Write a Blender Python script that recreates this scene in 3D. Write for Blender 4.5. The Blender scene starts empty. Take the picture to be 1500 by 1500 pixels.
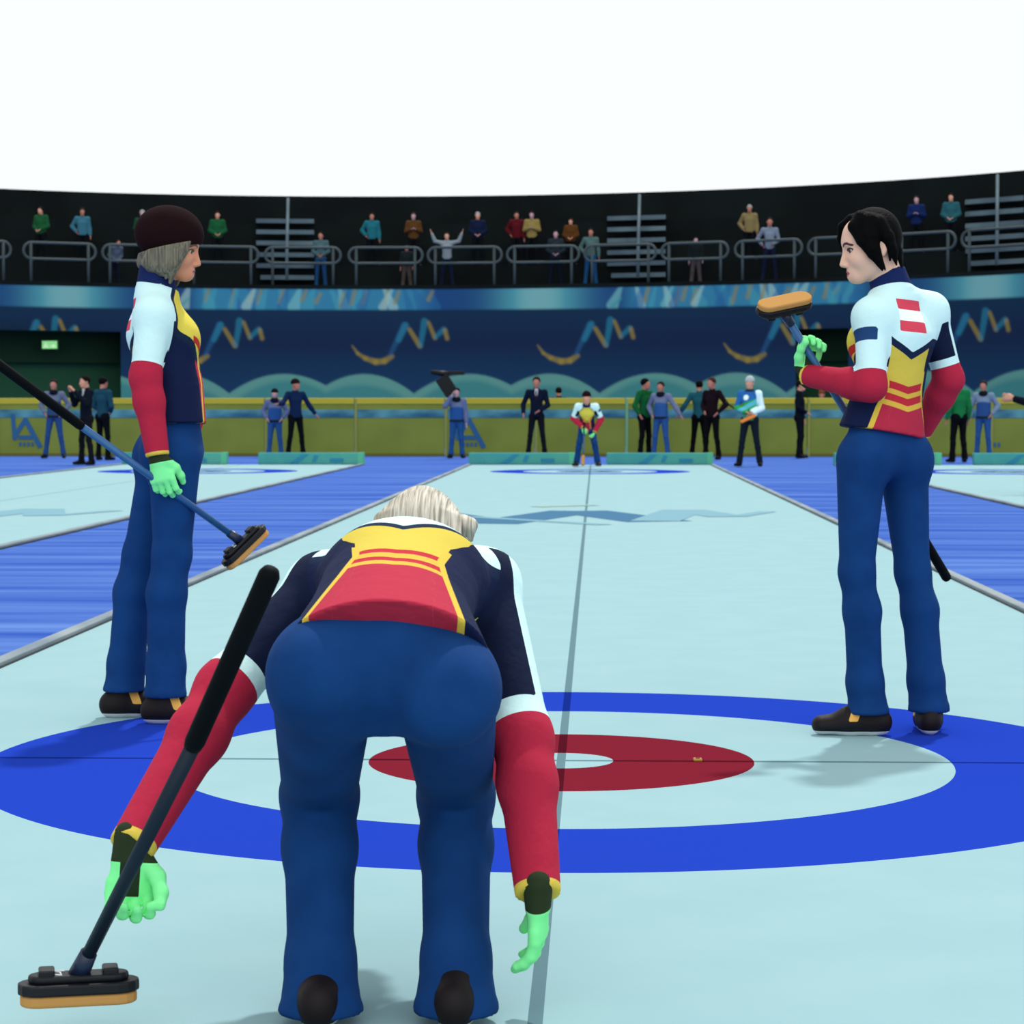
import bpy, bmesh, math, random
import numpy as np
C = bpy.context.scene.collection
sc = bpy.context.scene

# ------------------------------------------------------------------ camera, ambient white, sun, exposure
F_PX, CAM_H = 3465.0, 1.108
YAW = math.atan(123 / F_PX * math.cos(math.atan(148 / F_PX)))
PITCH = math.atan(148 / F_PX)
cam_data = bpy.data.cameras.new('camera'); cam = bpy.data.objects.new('camera', cam_data); C.objects.link(cam)
cam.location = (0, 0, CAM_H); cam.rotation_euler = (math.pi / 2 - PITCH, 0, YAW)
cam_data.sensor_width = 36; cam_data.lens = 36 * F_PX / 1500; cam_data.clip_end = 300
sc.camera = cam
cam_data.dof.use_dof = True; cam_data.dof.focus_distance = 5.8; cam_data.dof.aperture_fstop = 13

world = bpy.data.worlds.new('ambient_white'); sc.world = world; world.use_nodes = True  # white surround added for soft ambient light, not a real open sky
bg = world.node_tree.nodes['Background']; bg.inputs[0].default_value = (0.97, 1.0, 1.0, 1); bg.inputs[1].default_value = 1.0
sun_data = bpy.data.lights.new('arena_light', 'SUN'); sun_data.energy = 2.6; sun_data.angle = math.radians(2.5); sun_data.color = (1, 0.98, 0.95)
sun = bpy.data.objects.new('arena_light', sun_data); C.objects.link(sun)
sun.rotation_euler = (math.radians(-33), 0, math.radians(-12))     # high, from beyond the far end and slightly right
fill_data = bpy.data.lights.new('fill_light', 'SUN'); fill_data.energy = 1.1; fill_data.angle = math.radians(70); fill_data.color = (0.97, 1, 1)
fill = bpy.data.objects.new('fill_light', fill_data); C.objects.link(fill); fill.rotation_euler = (math.radians(62), 0, math.radians(8))   # wide soft fill, added behind the camera to lift surfaces facing it
sc.view_settings.view_transform = 'Standard'; sc.view_settings.look = 'None'
sc.view_settings.exposure = 0; sc.view_settings.gamma = 1; sc.view_settings.use_curve_mapping = False

# ------------------------------------------------------------------ helpers
sa, ca, sp, cp = math.sin(YAW), math.cos(YAW), math.sin(PITCH), math.cos(PITCH)
RT = np.array([ca, sa, 0.]); FW = np.array([-sa * cp, ca * cp, -sp]); UP = np.cross(RT, FW)
EYE = np.array([0, 0, CAM_H])
def P(u, v, d):                       # the place seen at (u, v) of the photograph, d metres along the view
    return EYE + d * (FW + RT * ((u - 750) / F_PX) + UP * ((750 - v) / F_PX))
def G(u, v):                          # the same for a point on the ground
    r = FW + RT * ((u - 750) / F_PX) + UP * ((750 - v) / F_PX)
    return EYE + r * (-CAM_H / r[2])
def nv(v): v = np.array(v, float); return v / max(np.linalg.norm(v), 1e-9)
def lin(h, k=1.0):
    if isinstance(h, str):
        c = [int(h[i:i + 2], 16) / 255 for i in (0, 2, 4)]
        c = [x / 12.92 if x <= .04045 else ((x + .055) / 1.055) ** 2.4 for x in c]
    else: c = h
    return (min(c[0] * k, .95), min(c[1] * k, .95), min(c[2] * k, .95), 1)
MATS = {}
def mat(name, col, rough=.85, spec=.12, emit=None, estr=0, metal=0, bump=None, k=1.0):
    if name in MATS: return MATS[name]
    m = bpy.data.materials.new(name); m.use_nodes = True; MATS[name] = m
    b = m.node_tree.nodes['Principled BSDF']
    b.inputs['Base Color'].default_value = lin(col, k); b.inputs['Roughness'].default_value = rough
    b.inputs['Specular IOR Level'].default_value = spec; b.inputs['Metallic'].default_value = metal
    if emit: b.inputs['Emission Color'].default_value = lin(emit); b.inputs['Emission Strength'].default_value = estr
    if bump: add_bump(m, *bump)
    return m
def add_bump(m, scale, strength, sx=(1, 1, 1), dist=.01):
    nt = m.node_tree; b = nt.nodes['Principled BSDF']
    tc = nt.nodes.new('ShaderNodeTexCoord'); mp = nt.nodes.new('ShaderNodeMapping'); mp.inputs['Scale'].default_value = sx
    n = nt.nodes.new('ShaderNodeTexNoise'); n.inputs['Scale'].default_value = scale; n.inputs['Detail'].default_value = 4
    bp = nt.nodes.new('ShaderNodeBump'); bp.inputs['Strength'].default_value = strength; bp.inputs['Distance'].default_value = dist
    nt.links.new(tc.outputs['Object'], mp.inputs[0]); nt.links.new(mp.outputs[0], n.inputs['Vector'])
    nt.links.new(n.outputs[0], bp.inputs['Height']); nt.links.new(bp.outputs[0], b.inputs['Normal'])
def noise_mat(name, c1, c2, scale, sx=(1, 1, 1), rough=.85, spec=.12, k=1.0, bump=0, lo=.35, hi=.65):
    m = mat(name, c1, rough, spec, k=k); nt = m.node_tree; b = nt.nodes['Principled BSDF']
    tc = nt.nodes.new('ShaderNodeTexCoord'); mp = nt.nodes.new('ShaderNodeMapping'); mp.inputs['Scale'].default_value = sx
    n = nt.nodes.new('ShaderNodeTexNoise'); n.inputs['Scale'].default_value = scale; n.inputs['Detail'].default_value = 3
    r = nt.nodes.new('ShaderNodeValToRGB')
    r.color_ramp.elements[0].position = lo; r.color_ramp.elements[0].color = lin(c1, k)
    r.color_ramp.elements[1].position = hi; r.color_ramp.elements[1].color = lin(c2, k)
    nt.links.new(tc.outputs['Object'], mp.inputs[0]); nt.links.new(mp.outputs[0], n.inputs['Vector'])
    nt.links.new(n.outputs[0], r.inputs[0]); nt.links.new(r.outputs[0], b.inputs['Base Color'])
    if bump:
        bp = nt.nodes.new('ShaderNodeBump'); bp.inputs['Strength'].default_value = bump; bp.inputs['Distance'].default_value = .01
        nt.links.new(n.outputs[0], bp.inputs['Height']); nt.links.new(bp.outputs[0], b.inputs['Normal'])
    return m
def layer_mat(name, base, layers, rough=.85, spec=.1, bump=None):
    """base colour with cut-out cloth panels: each layer is (attribute, lo, hi, colour)"""
    m = mat(name, base, rough, spec, bump=bump); nt = m.node_tree; b = nt.nodes['Principled BSDF']
    prev = None
    for a, lo, hi, col in layers:
        at = nt.nodes.new('ShaderNodeAttribute'); at.attribute_name = a
        g = nt.nodes.new('ShaderNodeMath'); g.operation = 'GREATER_THAN'; g.inputs[1].default_value = lo
        l = nt.nodes.new('ShaderNodeMath'); l.operation = 'LESS_THAN'; l.inputs[1].default_value = hi
        mu = nt.nodes.new('ShaderNodeMath'); mu.operation = 'MULTIPLY'
        nt.links.new(at.outputs['Fac'], g.inputs[0]); nt.links.new(at.outputs['Fac'], l.inputs[0])
        nt.links.new(g.outputs[0], mu.inputs[0]); nt.links.new(l.outputs[0], mu.inputs[1])
        mx = nt.nodes.new('ShaderNodeMix'); mx.data_type = 'RGBA'
        nt.links.new(mu.outputs[0], mx.inputs['Factor'])
        if prev is None: mx.inputs['A'].default_value = lin(base)
        else: nt.links.new(prev, mx.inputs['A'])
        mx.inputs['B'].default_value = lin(col); prev = mx.outputs['Result']
    nt.links.new(prev, b.inputs['Base Color'])
    return m
def tag(o, label=None, cat=None, group=None, kind=None):
    if label: o['label'] = label
    if cat: o['category'] = cat
    if group: o['group'] = group
    if kind: o['kind'] = kind
    return o
def empty(name, loc=(0, 0, 0)):
    o = bpy.data.objects.new(name, None); C.objects.link(o); o.location = loc; o.empty_display_size = .1; return o
def mesh_obj(name, V, Fc, m, parent=None, base=None, attrs=None, smooth=True):
    V = np.asarray(V, float)
    if base is not None: V = V - np.asarray(base)
    me = bpy.data.meshes.new(name); me.from_pydata(V.tolist(), [], Fc if isinstance(Fc, list) else Fc.tolist())
    if m: me.materials.append(m)
    if smooth: me.polygons.foreach_set('use_smooth', [True] * len(me.polygons))
    for a, val in (attrs or {}).items():
        at = me.attributes.new(a, 'FLOAT', 'POINT'); at.data.foreach_set('value', np.asarray(val, np.float32))
    o = bpy.data.objects.new(name, me); C.objects.link(o)
    if parent is not None: o.parent = parent
    elif base is not None: o.location = tuple(base)
    return o
class MB:                              # collects shapes, linked as ONE mesh object
    def __init__(s): s.v = []; s.f = []
    def add(s, V, Fc):
        n = len(s.v); s.v += [tuple(map(float, p)) for p in V]; s.f += [tuple(i + n for i in f) for f in Fc]; return s
    def box(s, lo, hi):
        x0, y0, z0 = lo; x1, y1, z1 = hi
        return s.add([(x0, y0, z0), (x1, y0, z0), (x1, y1, z0), (x0, y1, z0), (x0, y0, z1), (x1, y0, z1), (x1, y1, z1), (x0, y1, z1)],
                     [(3, 2, 1, 0), (4, 5, 6, 7), (0, 1, 5, 4), (1, 2, 6, 5), (2, 3, 7, 6), (3, 0, 4, 7)])
    def obox(s, c, ax, half):          # oriented box
        V = [np.array(c) + ax[0] * half[0] * i + ax[1] * half[1] * j + ax[2] * half[2] * k for k in (-1, 1) for (i, j) in ((-1, -1), (1, -1), (1, 1), (-1, 1))]
        return s.add(V, [(3, 2, 1, 0), (4, 5, 6, 7), (0, 1, 5, 4), (1, 2, 6, 5), (2, 3, 7, 6), (3, 0, 4, 7)])
    def tube(s, pts, r, n=10, closed=False, caps=True):
        pts = [np.array(p, float) for p in pts]; N = len(pts); rs = r if hasattr(r, '__len__') else [r] * N
        V = []; Fc = []; prev = None
        for i, p in enumerate(pts):
            a = pts[(i - 1) % N] if (closed or i > 0) else p; b = pts[(i + 1) % N] if (closed or i < N - 1) else p
            t = nv(b - a)
            ref = prev if prev is not None else (np.array([0, 0, 1.]) if abs(t[2]) < .9 else np.array([1., 0, 0]))
            x = nv(ref - t * np.dot(ref, t)); y = np.cross(t, x); prev = x
            V += [p + rs[i] * (x * math.cos(k * 2 * math.pi / n) + y * math.sin(k * 2 * math.pi / n)) for k in range(n)]
        for i in range(N if closed else N - 1):
            for k in range(n):
                a, b = i * n, ((i + 1) % N) * n
                Fc.append((a + k, a + (k + 1) % n, b + (k + 1) % n, b + k))
        if not closed and caps: Fc += [tuple(range(n))[::-1], tuple(range((N - 1) * n, N * n))]
        return s.add(V, Fc)
    def prism(s, poly, c, ax, h):      # polygon in axes ax[0], ax[1], extruded by h along ax[2]
        n = len(poly); V = [np.array(c) + ax[0] * x + ax[1] * y + ax[2] * z for z in (0, h) for x, y in poly]
        return s.add(V, [tuple(range(n))[::-1], tuple(range(n, 2 * n))] + [(i, (i + 1) % n, n + (i + 1) % n, n + i) for i in range(n)])
    def build(s, name, m, parent=None, base=None, smooth=False, bevel=0):
        o = mesh_obj(name, s.v, s.f, m, parent, base, smooth=smooth)
        if bevel:
            b = o.modifiers.new('bevel', 'BEVEL'); b.width = bevel; b.segments = 3; b.limit_method = 'ANGLE'
        return o

# ------------------------------------------------------------------ implicit surfaces
def smin(a, b, k):
    if k <= 0: return np.minimum(a, b)
    h = np.maximum(k - np.abs(a - b), 0) / k
    return np.minimum(a, b) - h * h * k * .25
class SDF:
    def __init__(s, k=.03): s.ops = []; s.k = k; s.lo = []; s.hi = []
    def _b(s, p, r): s.lo.append(np.array(p) - r); s.hi.append(np.array(p) + r)
    def cone(s, A, B, ra, rb, k=None, sub=False):
        A = np.array(A, float); B = np.array(B, float); D = B - A; L = max(D @ D, 1e-12)
        def f(p):
            t = np.clip((p - A) @ D / L, 0, 1); q = p - A - t[:, None] * D
            return np.sqrt((q * q).sum(1)) - (ra + (rb - ra) * t)
        s.ops.append((f, k, sub))
        if not sub: s._b(A, ra); s._b(B, rb)
        return s
    def chain(s, pts, rs, k=None):
        for i in range(len(pts) - 1): s.cone(pts[i], pts[i + 1], rs[i], rs[i + 1], k)
        return s
    def ecap(s, A, B, side, r0, r1, k=None, capz=None):    # elliptical section (side, front) that changes from A to B
        A = np.array(A, float); B = np.array(B, float); D = B - A; L = max(D @ D, 1e-12); u = nv(D)
        side = nv(side - u * np.dot(side, u)); fr = np.cross(u, side)
        r0 = np.array(r0, float); r1 = np.array(r1, float)
        def f(p):
            t = np.clip((p - A) @ D / L, 0, 1); q = p - A - t[:, None] * D
            r = r0 + (r1 - r0) * t[:, None]; rz = capz or r.min(1)
            x = np.stack([q @ side / r[:, 0], q @ fr / r[:, 1], q @ u / rz], 1)
            return (np.sqrt((x * x).sum(1)) - 1) * r.min(1)
        s.ops.append((f, k, False)); s._b(A, max(r0)); s._b(B, max(r1)); return s
    def ell(s, c, ax, r, k=None, sub=False):
        c = np.array(c, float); M = np.array([nv(a) for a in ax]); r = np.array(r, float)
        def f(p):
            x = ((p - c) @ M.T) / r; n1 = np.sqrt((x * x).sum(1)); n2 = np.sqrt(((x / r) ** 2).sum(1))
            return np.where(n2 > 1e-9, n1 * (n1 - 1) / np.maximum(n2, 1e-9), -r.min())
        s.ops.append((f, k, sub))
        if not sub: s._b(c, r.max())
        return s
    def cut(s, pt, n, k=0.0):          # keep the side against n
        pt = np.array(pt, float); n = nv(n)
        s.ops.append((lambda p: -((p - pt) @ n), k, True)); return s
    def func(s, f, k=None, sub=False): s.ops.append((f, k, sub)); return s
    def __call__(s, p):
        d = None
        for f, k, sub in s.ops:
            k = s.k if k is None else k; e = f(p)
            if d is None: d = e
            elif sub: d = -smin(-d, e, k)
            else: d = smin(d, e, k)
        return d
    def mesh(s, h, fine=None, pad=None):
        """surface nets on a rectilinear grid; fine = (lo, hi, h2) refines the grid there"""
        pad = pad or 2 * h
        lo = np.min(s.lo, 0) - pad; hi = np.max(s.hi, 0) + pad; cs = []
        for a in range(3):
            if fine is None: cs.append(np.arange(lo[a], hi[a] + h, h))
            else:
                f0, f1 = max(fine[0][a], lo[a]), min(fine[1][a], hi[a])
                cs.append(np.unique(np.concatenate([np.arange(f0 - h, lo[a] - h, -h), np.arange(f0, f1, fine[2]), np.arange(f1, hi[a] + h, h)]).round(6)))
        X, Y, Z = np.meshgrid(*cs, indexing='ij'); sh = X.shape
        p = np.stack([X.ravel(), Y.ravel(), Z.ravel()], 1)
        v = np.concatenate([s(q) for q in np.array_split(p, max(1, len(p) // 200000))]).reshape(sh)
        pos = p.reshape(sh + (3,)); sg = v < 0
        n0, n1, n2 = sh; acc = np.zeros((n0 - 1, n1 - 1, n2 - 1, 3)); cnt = np.zeros((n0 - 1, n1 - 1, n2 - 1))
        edges = []
        for a in range(3):
            s0 = [slice(None)] * 3; s1 = [slice(None)] * 3; s0[a] = slice(0, -1); s1[a] = slice(1, None)
            va, vb = v[tuple(s0)], v[tuple(s1)]; cr = sg[tuple(s0)] != sg[tuple(s1)]
            idx = np.argwhere(cr); fa, fb = va[cr], vb[cr]; t = fa / (fa - fb)
            pt = pos[tuple(s0)][cr] * (1 - t)[:, None] + pos[tuple(s1)][cr] * t[:, None]
            edges.append((a, idx, sg[tuple(s0)][cr]))
            o1, o2 = [b for b in range(3) if b != a]
            for d1 in (0, -1):
                for d2 in (0, -1):
                    c = idx.copy(); c[:, o1] += d1; c[:, o2] += d2
                    ok = (c >= 0).all(1) & (c[:, 0] < n0 - 1) & (c[:, 1] < n1 - 1) & (c[:, 2] < n2 - 1)
                    np.add.at(acc, tuple(c[ok].T), pt[ok]); np.add.at(cnt, tuple(c[ok].T), 1)
        act = cnt > 0; ids = -np.ones(cnt.shape, int); ids[act] = np.arange(act.sum())
        V = acc[act] / cnt[act][:, None]; quads = []
        for a, idx, ins in edges:
            o1, o2 = (a + 1) % 3, (a + 2) % 3; qs = []
            for d1, d2 in ((-1, -1), (0, -1), (0, 0), (-1, 0)):
                c = idx.copy(); c[:, o1] += d1; c[:, o2] += d2; c = np.clip(c, 0, np.array(cnt.shape) - 1); qs.append(ids[tuple(c.T)])
            q = np.stack(qs, 1); q[~ins] = q[~ins][:, ::-1]; quads.append(q[(q >= 0).all(1)])
        Fc = np.concatenate(quads); e = h * .2
        for _ in range(2):
            d = s(V); g = np.stack([s(V + np.eye(3)[i] * e) - s(V - np.eye(3)[i] * e) for i in range(3)], 1) / (2 * e)
            st = (d / np.maximum((g * g).sum(1), .25))[:, None] * g; n = np.linalg.norm(st, axis=1, keepdims=True)
            V = V - st * np.minimum(1, .6 * h / np.maximum(n, 1e-9))
        return V, Fc
    def obj(s, name, h, m, parent=None, base=None, attrs=None, fine=None):
        V, Fc = s.mesh(h, fine)
        return mesh_obj(name, V, Fc, m, parent, base, attrs(V) if attrs else None)
def poly_sd(x, y, poly):               # signed distance to a polygon, positive inside
    d = np.full(x.shape, 1e9); ins = np.zeros(x.shape, bool); n = len(poly)
    for i in range(n):
        ax, ay = poly[i]; bx, by = poly[(i + 1) % n]; ex, ey = bx - ax, by - ay
        t = np.clip(((x - ax) * ex + (y - ay) * ey) / max(ex * ex + ey * ey, 1e-12), 0, 1)
        d = np.minimum(d, np.hypot(x - ax - t * ex, y - ay - t * ey))
        c = (ay > y) != (by > y)
        ins ^= c & (x < (bx - ax) * (y - ay) / (by - ay + 1e-15) + ax)
    return np.where(ins, d, -d)
def seg_d(V, A, B):
    A = np.array(A); D = np.array(B) - A; t = (V - A) @ D / (D @ D); tc = np.clip(t, 0, 1)
    q = V - A - tc[:, None] * D
    return np.linalg.norm(q, axis=1), t, q
# ------------------------------------------------------------------ the hall: floor, ice, boards, wall, stand
KG = 0.55                              # share of the hall light the pale ground sends back
KV = 0.95
Xa, Ya, Za = np.eye(3)
fl = MB().add([(-40, -6, -.006), (40, -6, -.006), (40, 90, -.006), (-40, 90, -.006)], [(0, 1, 2, 3)])
carpet = noise_mat('blue_carpet', '3a62cc', '779ff0', 1.0, (.22, 2.6, 1), rough=.8, spec=.0, k=KG, lo=.3, hi=.75)
tag(fl.build('floor', carpet), kind='structure')

def ice_material():
    m = mat('ice', 'b9e3ea', .6, 0.0); nt = m.node_tree; L = nt.links; b = nt.nodes['Principled BSDF']
    def N(t, **k):
        n = nt.nodes.new(t)
        for a, v in k.items(): setattr(n, a, v)
        return n
    def math_(op, a, bb=None):
        n = N('ShaderNodeMath', operation=op)
        for i, x in enumerate((a, bb)):
            if x is None: continue
            if isinstance(x, (int, float)): n.inputs[i].default_value = x
            else: L.new(x, n.inputs[i])
        return n.outputs[0]
    tc = N('ShaderNodeTexCoord'); sx = N('ShaderNodeSeparateXYZ'); L.new(tc.outputs['Object'], sx.inputs[0])
    x, y = sx.outputs[0], sx.outputs[1]
    far = math_('GREATER_THAN', y, 15.0); yy = math_('SUBTRACT', y, math_('MULTIPLY', far, HOUSE_L))
    r = math_('SQRT', math_('ADD', math_('MULTIPLY', x, x), math_('MULTIPLY', yy, yy)))
    n = N('ShaderNodeTexNoise'); n.inputs['Scale'].default_value = 3.0; n.inputs['Detail'].default_value = 6
    L.new(tc.outputs['Object'], n.inputs['Vector'])
    rp = N('ShaderNodeValToRGB'); rp.color_ramp.elements[0].color = lin('afdce4', KG); rp.color_ramp.elements[1].color = lin('bfe6ec', KG)
    L.new(n.outputs[0], rp.inputs[0]); col = rp.outputs[0]
    def over(fac, c, col):
        mx = N('ShaderNodeMix', data_type='RGBA'); L.new(fac, mx.inputs['Factor']); L.new(col, mx.inputs['A'])
        mx.inputs['B'].default_value = c; return mx.outputs['Result']
    def ring(lo, hi): return math_('MULTIPLY', math_('GREATER_THAN', r, lo), math_('LESS_THAN', r, hi))
    col = over(ring(1.23, 1.83), lin('2c4fd8', KG), col)
    col = over(math_('MULTIPLY', ring(.165, .61), math_('SUBTRACT', 1.0, far)), lin('92293c', KG), col)
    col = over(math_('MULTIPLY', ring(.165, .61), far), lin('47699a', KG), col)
    line = math_('MAXIMUM', math_('LESS_THAN', math_('ABSOLUTE', x), .014), math_('LESS_THAN', math_('ABSOLUTE', yy), .016))
    mu = N('ShaderNodeMix', data_type='RGBA', blend_type='MULTIPLY'); L.new(math_('MULTIPLY', line, .85), mu.inputs['Factor'])
    L.new(col, mu.inputs['A']); mu.inputs['B'].default_value = (.3, .36, .4, 1); L.new(mu.outputs['Result'], b.inputs['Base Color'])
    bp = N('ShaderNodeBump'); bp.inputs['Strength'].default_value = .12; bp.inputs['Distance'].default_value = .004
    n2 = N('ShaderNodeTexNoise'); n2.inputs['Scale'].default_value = 90; L.new(tc.outputs['Object'], n2.inputs['Vector'])
    L.new(n2.outputs[0], bp.inputs['Height']); L.new(bp.outputs[0], b.inputs['Normal'])
    return m
TEE = G(822, 1114); HOUSE_L = 35.9
ice = ice_material(); FAR_Y = 48.7
SHEETS = [(-.11, 2.5), (-7.33, 2.5), (7.42, 2.5)]
strip_m = noise_mat('divider_foam', '8fa0ae', 'b4c2c8', 6, (1, .2, 1), rough=.8, k=KG)
dark_strip = mat('divider_base', '3a4650', k=KG)
logo_blue = mat('ice_print_blue', '5f90b6', .6, 0, k=KG); logo_teal = mat('ice_print_teal', '9bcbdc', .6, 0, k=KG); logo_gold = mat('ice_print_gold', 'c3ddd0', .6, 0, k=KG)
for i, (cx, hw) in enumerate(SHEETS):
    tx = cx if i else TEE[0]
    o = MB().add([(cx - hw - tx, -5 - TEE[1], 0), (cx + hw - tx, -5 - TEE[1], 0), (cx + hw - tx, FAR_Y - TEE[1], 0), (cx - hw - tx, FAR_Y - TEE[1], 0)], [(0, 1, 2, 3)]).build('floor_ice', ice)
    o.location = (tx, TEE[1], 0); tag(o, kind='structure')
    for s in (-1, 1):
        x = cx + s * hw
        t = MB().box((x - .035, -5, -.005), (x + .035, FAR_Y, .022)).build('trim_1', strip_m, bevel=.006); tag(t, kind='structure')
        MB().box((x - .05, -5, -.005), (x + .05, FAR_Y, .004)).build('strip_base', dark_strip, t)
    # the printed mark frozen into the ice between the houses
    def flat(name, strokes, m, z):
        b = MB()
        for kk, (pts, w) in enumerate(strokes):
            z += .0002
            for (a, c) in zip(pts[:-1], pts[1:]):
                a = np.array(a, float); c = np.array(c, float); n = nv([c[1] - a[1], a[0] - c[0]]) * w / 2
                b.add([(*(a - n), z), (*(a + n), z), (*(c + n), z), (*(c - n), z)], [(0, 1, 2, 3)] if np.cross(c - a, n)[()] > 0 else [(0, 3, 2, 1)])
        return b.build(name, m, o)
    y0 = 24.9 - TEE[1]
    flat('ice_mark', [([(-1.9, y0 + 1.0), (-.9, y0 - 1.6)], .75), ([(-.95, y0 - 1.7), (-.1, y0 + 1.3)], .62), ([(-.1, y0 + 1.3), (.75, y0 - 1.2)], .7)], logo_blue, .0018)
    flat('ice_mark', [([(.7, y0 - 1.1), (1.1, y0 + 1.6)], .5), ([(1.1, y0 + 1.6), (1.5, y0 - .1)], .45), ([(-1.2, y0 - .2), (.2, y0 - 1.9)], .2), ([(1.6, y0), (2.0, y0 + 1.2)], .2)], logo_teal, .0032)
    flat('ice_mark', [([(-.6, y0 + 2.4), (.1, y0 + 2.9)], .22)], logo_gold, .0046)

# bumpers across the ends of the sheets
bump_m = noise_mat('bumper_foam', '3f8f93', '4f9d8f', 1.5, (1.2, 1, 1), k=.9); bump_blue = mat('bumper_print', '2f7f9c', k=.9); bump_end = mat('bumper_end_cap', '57b08c', k=.9)
BW = ['left half of the middle sheet end', 'right half of the middle sheet end',
      'left sheet end, partly behind the woman in the dark hat', 'left sheet end, below the person in the navy jacket',
      'right sheet end, just beside the black haired player', 'right sheet end, at the right edge of the picture']
k = 0
for cx, _ in SHEETS:
    for s in (-1, 1):
        x0, x1 = sorted((cx + s * .33, cx + s * 2.52)); y = 48.95
        b = tag(empty('end_bumper', ((x0 + x1) / 2, y, 0)), 'green foam bumper, ' + BW[k], 'bumper', 'green foam bumpers at the sheet ends'); k += 1
        hw = (x1 - x0) / 2
        MB().box((-hw, -.12, 0), (hw, .12, .245)).build('foam_block', bump_m, b, bevel=.02)
        MB().box((hw - .12, -.125, .005), (hw + .005, .125, .25)).build('end_cap', bump_end, b, bevel=.01)
        pr = MB(); pr.prism([(-.45, .02), (-.28, .02), (-.05, .21), (-.18, .21)], (0, -.124, 0), (Xa, Za, -Ya), .004)
        pr.build('printed_mark', bump_blue, b); pr = MB(); pr.prism([(.02, .06), (.1, .05), (.16, .18), (.08, .2)], (0, -.124, 0), (Xa, Za, -Ya), .004)
        pr.build('printed_mark', bump_blue, b); pr = MB(); pr.box((.4, -.128, .05), (.68, -.124, .13))
        pr.build('printed_mark', bump_blue, b)

# advertising boards
BY = 3465 * CAM_H / 66.0; BS = 3465 / BY
def bx(u): return (u - 873) / 66.0 * CAM_H
def bz(v): return (668 - v) / BS
board_m = noise_mat('board_yellow', '68752a', '778534', .6, (1, 1, 1), rough=.5, spec=.2, k=.95); rail_m = mat('board_rail', 'a39a32', .6, .2)
post_m = mat('board_post', '7d823a', .5, .3); post_green = mat('board_post_green', '6b9a70', .5, .3); logo_m = mat('board_letters', '1f5480', .6, .2)
band_m = noise_mat('board_band', '1d4f70', '6fb4bc', .9, (1, 1, 2.5), k=.8, lo=.42, hi=.78); kick_m = mat('board_kick', '5e5c28')
PW = 132.5
for j in range(13):
    u0 = -143.5 + PW * j; x0, x1 = bx(u0), bx(u0 + PW); w = x1 - x0 - .012
    logo = {1: 0, 6: 655, 12: 1417}.get(j)
    txt = 'olive yellow rink board with a blue band, plain between two posts'
    if j == 1: txt = 'olive yellow rink board with blue letters behind the clapping man in the suit'
    if j == 6: txt = 'olive yellow rink board with a blue letter A beside the camera operator'
    if j == 12: txt = 'olive yellow rink board with a blue letter A at the right edge'
    b = tag(empty('advertising_board', (x0, BY, 0)), txt, 'board', 'yellow rink boards along the far end')
    MB().box((0.06, 0, .03), (w, .06, bz(592))).build('panel', board_m, b)
    MB().box((0, -.02, bz(592)), (w, .1, bz(583))).build('top_rail', rail_m, b, bevel=.015)
    MB().box((0.02, -.012, bz(612)), (w, .0, bz(600))).build('printed_band', band_m, b)
    MB().box((0, -.02, -.006), (w, .08, .06)).build('kick_strip', kick_m, b)
    MB().box((.0, -.03, 0), (.06, .03, bz(584))).build('post', post_green if j == 8 else post_m, b, bevel=.01)
    if logo is not None:
        lg = MB(); dy = [0]
        def stroke(a, c, wd):
            a = np.array([bx(a[0] + logo) - x0, bz(a[1])]); c = np.array([bx(c[0] + logo) - x0, bz(c[1])]); n = nv([c[1] - a[1], a[0] - c[0]]) * wd / 2; dy[0] -= .0006
            if min(a[0], c[0]) < .1: return
            lg.prism([tuple(a - n), tuple(c - n), tuple(c + n), tuple(a + n)], (0, -.014 + dy[0], 0), (Xa, Za, -Ya), .004)
        stroke((13, 607), (16, 645), .1); stroke((14, 642), (33, 613), .11); stroke((31, 613), (54, 656), .12); stroke((21, 641), (42, 641), .1)
        for q in range(4): stroke((24 + q * 6, 648), (24 + q * 6, 654), .055)
        lg.build('printed_letters', logo_m, b)

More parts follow.
